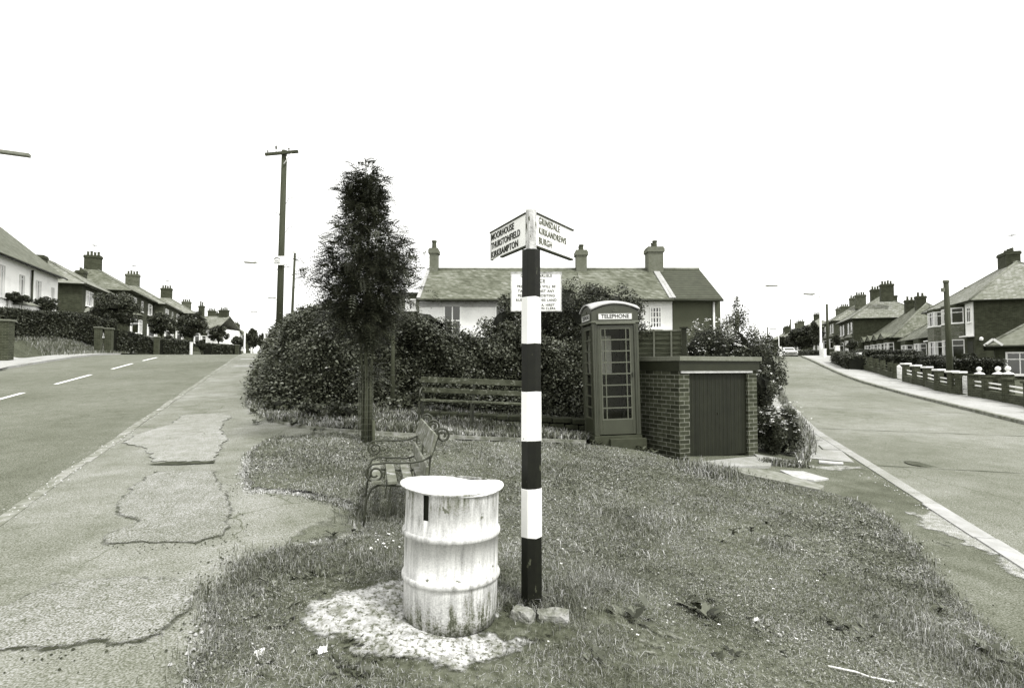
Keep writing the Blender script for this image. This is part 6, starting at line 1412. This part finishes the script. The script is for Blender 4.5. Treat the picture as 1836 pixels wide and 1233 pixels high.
# white gabled house, turned to face down the road
p = A(371, 571, 100); q = A(391, 571, 100); t = house('white_gabled_house', 'white walled house with grey slate roof and two chimneys in the far left row', hgl, p.x - 3.5, p.y, R(0), p.z + .3 - 7.0); Wg = (q.x - p.x) + 3.5
walls(t, Wg, 8, 5.0, WROOM); roof_gable(t, Wg, 8, 5.02, 2.4, SLATE, .3, .15); chimney(t, 2.2, .6, 4.5, 9.0, .8, .6, 2, BRICKH, .8); chimney(t, Wg - 1.0, 4, 7, 8.6, 1.6, .7, 4)
add_window(t, (Wg - .9, 0), (Wg - .2, 0), 3.0, 4.2, 1, .7)
# pillars, marker posts, gate on the left side
def pillar(label, px, pyb, hpx, w_, group, m=BRICKW, name='brick_pillar', cap=COPE, ref=None):
    g = G(px, pyb) if ref is None else Vector((A(px, pyb, ref).x, ref, 0)); g.z = gz(g.x, g.y); H = A(px, pyb - hpx, g.y).z - g.z
    t = thing(name, label, 'pillar', (g.x, g.y, g.z), .3, group); mb = MB(); mb.box(-w_ / 2, w_ / 2, -w_ / 2, w_ / 2, -.3, H); mb.build('shaft', m, t)
    mb = MB(); mb.box(-w_ / 2 - .05, w_ / 2 + .05, -w_ / 2 - .05, w_ / 2 + .05, H, H + .08); mb.build('cap', cap, t, bevel=.01); return t

gp = 'brick gate pillars on the left'
pillar('brick gate pillar at the left edge of the driveway', 8, 622, 46, .5, gp, ref=26)
pillar('low brick pillar at the right end of the tall hedge', 176, 612, 24, .36, gp, ref=38)
pillar('brick pillar at the driveway mouth right of the tall hedge', 195, 620, 30, .42, gp, ref=39)
pillar('brick pillar between the two low hedges', 281, 624, 19, .36, gp, ref=47)
pillar('distant brick pillar near the far parked hedge', 425, 630, 11, .45, gp, ref=72)
def marker(label, px, pyb, hpx, D, r_, group): 
    if D is None: D = G(px, pyb).y
    p = A(px, pyb - hpx, D); g = gz(p.x, D); t = thing('white_post', label, 'post', (p.x, D, g), 0, group); mb = MB(); mb.box(-r_, r_, -r_, r_, -.3, p.z - g); mb.build('shaft', WHITEP, t, bevel=.01); mb = MB(); mb.box(-r_ * 1.15, r_ * 1.15, -r_ * 1.15, r_ * 1.15, p.z - g, p.z - g + r_ * .5); mb.build('cap', WHITEP, t)
gm = 'white marker and gate posts'
marker('short white marker post under the second round tree', 343, 629, 15, 52, .09, gm)
marker('tiny white post far beyond the crest lamp', 451, 631, 8, 80, .1, gm)
marker('white gate post at the left of the narrow gap by the privet hedge', 1535.5, 657, 24, None, .05, gm)
marker('wide white gate post beside the dark wooden gate', 1541, 659, 26, None, .09, gm)
marker('white bollard at the left end of the rounded privet hedge', 1501, 643, 22, None, .12, gm)
marker('small white post at the foot of the distant dark pole', 1478, 638, 12, 42, .10, gm)
marker('thin white post just left of the parked car', 1399, 636, 14, 72, .12, gm)
for px, py, w1, lab in ((256, 622, 22, 'grey stone rockery bank beside the driveway'), (375, 624, 12, 'pale stone heap by the far verge')):
    o = rock('stone_bank', lab, px, py + 2, w1 / F_PX * 42, .8, .7, m=mat('pale_rock', .25, .4, 2, .9, .6, 10)); 

# ---- cottages beyond the hedge
yc = 27.0; zev = A(900, 538, yc).z; CH = 4.4; xg0 = A(752, 538, yc).x; xg1 = A(1046, 538, yc).x; xg2 = A(1206, 538, yc).x; xg3 = A(1291, 538, yc).x; zr_ = A(900, 483.5, yc + 3).z; rise = zr_ - zev
def cottage(label, x0, x1, wm, rm, verge, name='cottage', dy=0): 
    t = house(name, label, 'terraced cottages behind the hedge', x0, yc + dy, 0, zev - CH); W = x1 - x0; walls(t, W, 6, CH, wm, gable=rise - .05); roof_gable(t, W, 6, CH + .03, rise, rm, .35, .0, verge); return t, W
t, W = cottage('left cottage of the terrace with a grey slate roof and end chimney', xg0, xg1 - .01, WROOM, SLATE2, (-1,))
chimney(t, .28, 3.0, CH + rise - 1.0, CH + rise + 1.1, .42, .62, 1, mat('chimney_render', .14, .15, 8, .9), .45)
for a, b, z0_, z1_, m_ in ((1.15, 2.0, 2.6, CH - .15, 0), (3.6, 4.6, 2.5, CH - .2, 0), (5.6, 6.7, 2.4, CH - .3, 0)): add_window(t, (a, 0), (b, 0), z0_, z1_, 2, .5, rows=1)
mb = MB(); mb.box(0, W, -.06, 0, CH - .32, CH - .10); mb.build('fascia', mat('pale_fascia', .3, .2, 8), t); mb = MB(); mb.tube([(4.95, -.09, 0), (4.95, -.09, CH - .1)], .05, 6); mb.build('downpipe', DARKW, t)
t, W = cottage('middle white cottage with a small paned sash window', xg1 + .01, xg2 - .02, WROOM, SLATE2, (1,))
chimney(t, -.0 + .25, 3.0, CH + rise - 1.0, CH + rise + 1.0, .55, .62, 2, mat('chimney_render', .14), .3)
zb_ = A(1183, 588, yc).z - (zev - CH); zt2 = A(1183, 550, yc).z - (zev - CH); xa = A(1165, 560, yc).x - t.location.x; xb = A(1186, 560, yc).x - t.location.x
ww = add_window(t, (xa, 0), (xb, 0), zb_, zt2, 4, .5, fw=.06); mb = MB()
for k in (1, 3): z = zb_ + (zt2 - zb_) * k / 4; mb.box(xa + .05, xb - .05, -.045, -.01, z - .015, z + .015)
mb.build('glazing_bars', WHITET, ww)
t, W = cottage('right hand house with a dark ribbed tile roof and grey rendered wall', xg2, xg3, GROOM, TILED, None, 'tiled_house', dy=-.03)
chimney(t, -.12, 3.0, CH + rise - 1.2, CH + rise + 1.15, .78, .8, 2, mat('chimney_render', .14), .35)
mb = MB(); mb.tube([(W - .35, -.1, 0), (W - .35, -.1, CH - .1)], .05, 8); mb.build('downpipe', LAMPC, t)
mb = MB(); mb.bar((-.16, -.30, CH + .06), (-.16, 3.0, CH + rise + .06), .16, .05); mb.build('lead_flashing', LEAD, t)
x0 = A(696, 530, 28).x; x1 = A(751, 530, 28).x; ze = A(720, 529, 28).z
t = house('outbuilding', 'flat roofed grey outbuilding with a white window left of the cottages', None, x0, 28, 0, ze - 4.0, 'outbuilding'); walls(t, x1 - x0, 5, 4.0, GROOM); mb = MB(); mb.box(-.1, x1 - x0 + .0, -.12, 5.1, 4.0, 4.12); mb.build('flat_roof', DARKW, t)
a = A(727, 540, 28).x - x0; b = A(746, 540, 28).x - x0; zt2 = A(735, 536, 28).z - (ze - 4); zb2 = A(735, 556, 28).z - (ze - 4); add_window(t, (a, 0), (b, 0), zb2, zt2, 1, 0, fw=.06, curt=.44)
mb = MB()

# ---- right side houses; local x runs towards the camera
DRR = Vector((.352, .936)); ANG_R = math.atan2(-.936, -.352)
def right_house(name, label, px, D, eave_px, W, eh):
    c = A(px, 600, D); o = Vector((c.x, c.y)) + DRR * W; ze = A(px, eave_px, D).z; return house(name, label, hgr, o.x, o.y, ANG_R, ze - eh), W
# big semi
t, W = right_house('brick_house', 'big brick semi with double height bays and a huge chimney on the right', 1748, 44, 538.5, 10.6, 5.35); eh = 5.35; Dp = 9.0
walls(t, W, Dp, eh, BRICKH); roof_hip(t, W, Dp, eh + .02, 3.5, SLATE, .4)
chimney(t, W / 2 - .6, Dp / 2, eh + 2.6, eh + 4.5, 1.7, .95, 5, BRICKH, .3); aerial(t, W / 2 + .1, Dp / 2, eh + 4.6)
for xc in (W / 2 - 1.75, W / 2 + 1.75): bay(t, xc, 2.9, .85, 0, eh - .05, [(.75, 2.45), (3.75, 5.05)], BRICKH, None, TILEH)
for a, b in ((0.0, 1.6), (W - 1.75, W - .1)):
    mb = MB(); mb.box(a + .1, b, -.05, .0, 2.65, eh - .1); mb.build('white_panel', WROOM, t); add_window(t, (a + .5, 0), (b - .35, 0), 3.7, 4.9, 2, .75, base=.05)
    mb = MB(); mb.box(a + .1, b, -.5, .05, 2.55, 2.65); mb.build('porch_canopy', WHITET, t); mb = MB(); mb.box(a + .3, b - .3, -.02, .02, 0, 2.2); mb.build('door', DARKW, t)
mb = MB(); mb.lathe([(.02, 2.2), (.12, 2.25), (.14, 2.4), (.05, 2.5)], 8, c=(W + .12, .35)); mb.build('wall_lamp', WHITET, t)
# bungalow at the right edge
c = A(1772, 620, 32); e = A(1850, 613, 29.5); ang = R(-40); t = house('bungalow', 'brick bungalow with a big white framed window at the right edge', hgr, c.x + .35, c.y, ang, c.z - 2.6); W = 9; walls(t, W, 8, 2.6, BRICKH)
roof_hip(t, W, 8, 2.62, 3.0, mat('plain_tile', .15, .2, 4, .8, extra=ex_rows(.12, .5)), .4)
add_window(t, (.45, 0), (1.65, 0), .98, 2.25, 2, .68, fw=.09)
mb = MB(); pg = [(-.45, -.37, 2.62), (-.05, -.37, 2.98), (.35, -.37, 2.62)]
mb.bar(pg[0], pg[1], .08, .12); mb.bar(pg[1], pg[2], .08, .12); mb.build('gablet', WHITET, t)
# bungalow pairs
def bungalow(label, px, D, eave_px, W, rise=3.0, chs=((.5, 2),), roofm=SLATE2, bays=None, gablets=True, Dp=8.5):
    t, W = right_house('bungalow', label, px, D, eave_px, W, 2.65); walls(t, W, Dp, 2.65, BRICKH); roof_hip(t, W, Dp, 2.67, rise, roofm, .4)
    for fx, n in chs: chimney(t, W * fx, Dp * .45, 2.65 + rise - .9, 2.65 + rise + .9, .7, 1.0, n, BRICKH)
    for xc in bays or (W * .2, W * .8):
        bay(t, xc, 2.4, .55, 0, 2.6, [(.6, 2.15)], BRICKH, None)
        if gablets:
            mb = MB(); mb.add([(xc - 1.35, -.95, 2.6), (xc, -.95, 3.25), (xc + 1.35, -.95, 2.6), (xc, 1.2, 3.25)], [(0, 1, 2), (0, 3, 1), (1, 3, 2)]); mb.bar((xc - 1.4, -.98, 2.58), (xc, -.98, 3.26), .08, .12); mb.bar((xc, -.98, 3.26), (xc + 1.4, -.98, 2.58), .08, .12); mb.build('gablet', roofm, t)
    mb = MB(); mb.box(W / 2 - .5, W / 2 + .5, -.03, 0, 0, 2.1); mb.build('door', DARKW, t)
    return t
t = bungalow('nearer bungalow with a dormer, left of the big brick semi', 1672, 53, 604, 9.5, 3.6, ((.62, 1),), gablets=False, bays=(2.2, 6.6))
mb = MB(); mb.box(6.0, 8.2, .8, 3.6, 2.9, 5.0); d = mb.build('dormer', mat('hung_slate', .1), t); add_window(d, (6.15, .8), (8.05, .8), 3.7, 4.7, 3, .6)
mb = MB(); mb.add([(5.7, .5, 5.0), (8.5, .5, 5.0), (7.1, .5, 5.8), (7.1, 5, 5.8), (5.7, 5, 5), (8.5, 5, 5)], [(0, 2, 3, 4), (1, 5, 3, 2), (0, 1, 2)]); mb.build('dormer_roof', SLATE2, d)
bungalow('bungalow pair with two bay gablets further up the right row', 1604, 63, 605, 13.0, 4.1, ((.3, 2), (.62, 2)), SLATE2, bays=(2.2, 5.6, 9.0, 12.0) if False else (1.8, 5.0, 8.2, 11.4))
# two storey brick pairs
def semi_right(label, px, D, eave_px, W=11.5, rise=3.0, chs=((.3, 4), (.7, 4)), roofm=SLATE, wall=BRICKH, Dp=8.5, eh=5.2, det=True):
    t, W = right_house('brick_house', label, px, D, eave_px, W, eh); walls(t, W, Dp, eh, wall); roof_hip(t, W, Dp, eh + .02, rise, roofm, .4)
    for fx, n in chs: chimney(t, W * fx, Dp * .5, eh + rise - 1.0, eh + rise + 1.3, .8, 1.5, n, wall)
    for xc in (W * .2, W * .8):
        bay(t, xc, 2.2, .6, 0, 2.7, [(.75, 2.3)], wall, roofm)
    for xc in (W * .12, W * .32, W * .68, W * .88): add_window(t, (xc - .45, 0), (xc + .45, 0), 3.3, 4.75, 1, .72)
    for xc in (W * .42, W * .58): mb = MB(); mb.box(xc - .45, xc + .45, -.03, 0, 0, 2.1); mb.build('door', DARKW, t)
    return t
semi_right('brick pair with a wide plain gable side above the bungalows', 1530.5, 76, 571, 10, 3.3, ((.3, 4), (.85, 4)))
semi_right('second brick pair further up with many chimney pots', 1496, 92, 575, 10, 3.0, ((.3, 4), (.75, 4)), wall=BRICKL)
p = A(1611, 590, 88); q = A(1611, 529, 88); t = house('brick_house', 'house behind the bungalows with a tall square chimney', hgr, p.x - 4 + 4, p.y + 5, ANG_R + 0, p.z - 5.0); walls(t, 8, 8, 5, BRICKH); roof_hip(t, 8, 8, 5.02, 2.6, SLATE, .3); chimney(t, 4, 1.2, 5.0, q.z - (p.z - 5), 1.1, 1.1, 2, BRICKH, .8)
semi_right('third pair, its gable half hidden by the dark trees', 1475, 112, 586, 10, 2.8, ((.3, 4), (.8, 4)), roofm=SLATE2, wall=BRICKL)
semi_right('far house with a broad chimney behind the dark trees', 1436, 128, 592, 11, 2.7, ((.4, 4),))
semi_right('farther row house behind the parked car', 1404, 140, 604, 12, 2.6, ((.3, 3), (.8, 3)), wall=BRICKL)
semi_right('farthest house at the left end of the right hand row', 1385, 165, 609, 12, 2.6, ((.3, 3), (.8, 3)))
# ---- garden walls on the right
WB = [(1900, 745), (1836, 727), (1770, 714), (1737, 709), (1697, 703.5), (1683, 700), (1660, 692), (1640, 688), (1618, 682), (1600, 677), (1575, 669), (1545, 661)]
wx = [p[0] for p in WB][::-1]; wy = [p[1] for p in WB][::-1]
def wp(px): py = float(np.interp(px, wx, wy)); return G(px, py)
def garden_wall(label, pxs, pil, rails=True, capm=WHITEP, base_h=.30, ph=.86, caps=True, railm=WHITEP, finials=(), name='garden_wall', pw=.25):
    P = [wp(p) for p in pxs]; o = P[len(P) // 2].copy(); t = thing(name, label, 'garden wall', tuple(o)); 
    mb = MB()
    for a, b in zip(P[:-1], P[1:]):
        a = a - o; b = b - o; d = Vector((b.x - a.x, b.y - a.y, 0)).normalized(); nn = Vector((-d.y, d.x, 0)) * .11
        vs = [a + nn, a - nn, b - nn, b + nn]; mb.add([v + Vector((0, 0, -.3)) for v in vs] + [v + Vector((0, 0, base_h)) for v in vs], [(0, 3, 2, 1), (4, 5, 6, 7), (0, 1, 5, 4), (1, 2, 6, 5), (2, 3, 7, 6), (3, 0, 4, 7)])
    mb.build('brickwork', BRICKW, t)
    if rails:
        for hz in (base_h + .12, base_h + .28):
            mb = MB(); pp = [wp(p) - o + Vector((0, 0, hz)) for p in (pxs[0], *pil, pxs[-1])]
            for a, b in zip(pp[:-1], pp[1:]):
                if (b - a).length > .1: mb.bar(a, b, .04, .045)
            mb.build('rail', railm, t)
    for p in pil:
        q = wp(p) - o; mb = MB(); mb.box(q.x - pw / 2, q.x + pw / 2, q.y - pw / 2, q.y + pw / 2, q.z - .3, q.z + ph); pl = mb.build('pillar', BRICKW, t)
        if caps: mb = MB(); mb.box(q.x - pw / 2 - .06, q.x + pw / 2 + .06, q.y - pw / 2 - .06, q.y + pw / 2 + .06, q.z + ph, q.z + ph + .08); mb.build('cap', capm, pl, bevel=.02)
        if p in finials: mb = MB(); z = q.z + ph + .06; mb.lathe([(.17, z), (.14, z + .04), (.04, z + .09), (.035, z + .11), (.07, z + .15), (.085, z + .20), (.065, z + .26), (.02, z + .285)], 14, c=(q.x, q.y)); mb.build('ball_finial', WHITEP, pl)
    return t
garden_wall('brick garden wall with ball finials at the right edge', [1890, 1836, 1812, 1770, 1748], (1890, 1848, 1808, 1771, 1745), capm=BRICKW, base_h=.32, ph=.80)
for px, lab in ((1757, 'white ball finial pier just right of the ornamental gate'), (1791, 'white ball finial pier in the middle of the right garden wall'), (1809, 'white ball finial pier farthest right above the garden wall')):
    q = wp(px); q.y += 1.0; q.x += 1.0 * (px - CX) / F_PX; q.z = gz(q.x, q.y); H_ = A(px, 671, q.y).z - q.z; t = thing('garden_pier', lab, 'pier', tuple(q), 0, 'ball topped piers'); mb = MB(); mb.box(-.13, .13, -.13, .13, -.3, H_); mb.build('pier', BRICKW, t)
    mb = MB(); mb.lathe([(.20, H_), (.17, H_ + .04), (.04, H_ + .10), (.035, H_ + .12), (.08, H_ + .16), (.10, H_ + .22), (.075, H_ + .28), (.02, H_ + .31)], 14); mb.build('ball_finial', WHITEP, t)
garden_wall('garden wall with white capped pillars and rails behind the pole', [1726, 1712, 1683, 1660, 1640, 1622], (1722, 1708, 1684, 1663, 1643, 1625), base_h=.30)
garden_wall('low dark brick wall with post rails further up the right side', [1604, 1590, 1575, 1560, 1548], (1606, 1597, 1583, 1571, 1560, 1548), railm=TIMBER, caps=False, base_h=.3, ph=.82, pw=.2)
def gate(label, pa, pb, m, h_=.85, curly=True):
    a = wp(pa); b = wp(pb); o = a.copy(); t = thing('garden_gate', label, 'gate', tuple(o)); d = b - a; mb = MB(); up = Vector((0, 0, 1))
    for k in range(7): p = d * (k / 6); mb.tube([p + up * .06, p + up * (h_ * (1 - .12 * abs(k - 3) / 3))], .013, 5)
    for z in (.08, h_ * .45, h_ * .85): mb.bar(up * z, d + up * z, .022, .03)
    mb.build('gate_frame', m, t)
    if curly:
        mb = MB()
        for k in range(6):
            for z in (.22, .38, .56): c = d * ((k + .5) / 6) + up * z; mb.tube([c + d.normalized() * .045 * math.cos(a_) + up * .07 * math.sin(a_) for a_ in np.linspace(0, 6.28, 9)], .009, 4)
        mb.build('scrollwork', m, t)
gate('ornamental wrought iron gate painted pale right of the pole', 1727, 1741, LAMPC)
gate('narrow white gate between two white capped pillars', 1609, 1617, WHITEP, .8)
# ---- car
p = A(1413, 634, 78); cz = gz(p.x, 78); t = thing('parked_car', 'pale saloon car parked facing down the hill on the right road', 'car', (p.x, 78, cz), R(180) + math.atan2(-.4, 1) * 0 + R(-14))
def loft(mb, secs):
    n = len(secs[0]); vs = [v for s_ in secs for v in s_]; fs = [(i * n + k, i * n + (k + 1) % n, (i + 1) * n + (k + 1) % n, (i + 1) * n + k) for i in range(len(secs) - 1) for k in range(n)]; fs += [tuple(range(n - 1, -1, -1)), tuple((len(secs) - 1) * n + k for k in range(n))]; mb.add(vs, fs)
def sec(y, w_, z0, z1, r_=.08): return [(-w_, y, z0 + r_), (-w_ + r_, y, z0), (w_ - r_, y, z0), (w_, y, z0 + r_), (w_, y, z1 - r_), (w_ - r_ * 1.5, y, z1), (-w_ + r_ * 1.5, y, z1), (-w_, y, z1 - r_)]
mb = MB(); mb.smooth = False; loft(mb, [sec(2.1, .72, .3, .72), sec(1.95, .8, .24, .82), sec(.9, .83, .22, .90), sec(-1.2, .83, .22, .92), sec(-1.95, .8, .26, .88), sec(-2.1, .74, .34, .8)]); mb.build('body', CARP, t, bevel=.03)
mb = MB(); loft(mb, [sec(.95, .70, .88, .92, .01), sec(.35, .62, .88, 1.32, .05), sec(-.75, .62, .88, 1.34, .05), sec(-1.45, .68, .88, .93, .01)]); cab = mb.build('cabin', CARP, t)
mb = MB(); mb.add([(-.62, .93, .96), (.62, .93, .96), (.54, .40, 1.28), (-.54, .40, 1.28)], [(0, 1, 2, 3)]); mb.add([(-.6, -1.42, .97), (.6, -1.42, .97), (.54, -.80, 1.29), (-.54, -.80, 1.29)], [(0, 3, 2, 1)])
for s_ in (-1, 1): mb.add([(s_ * .69, .72, .97), (s_ * .69, -1.2, .97), (s_ * .635, -.72, 1.27), (s_ * .635, .33, 1.27)], [(0, 1, 2, 3)])
mb.build('windows', GLASSD, cab)
for x in (-.76, .76):
    for y in (1.3, -1.3):
        mb = MB(); mb.tube([(x - .08, y, .3), (x + .08, y, .3)], .3, 16); w_ = mb.build('wheel', TYRE, t); mb = MB(); mb.tube([(x - .085, y, .3), (x + .085, y, .3)], .17, 12); mb.build('rim', LEAD, w_)
mb = MB(); mb.box(-.45, .45, 2.08, 2.13, .52, .68); mb.build('grille', DARKW, t)
for x in (-.58, .58): mb = MB(); mb.box(x - .12, x + .12, 2.06, 2.12, .54, .7); mb.build('headlight', GLASSD, t)
mb = MB(); mb.box(-.78, .78, 2.08, 2.2, .34, .44); mb.build('bumper', DARKW, t)
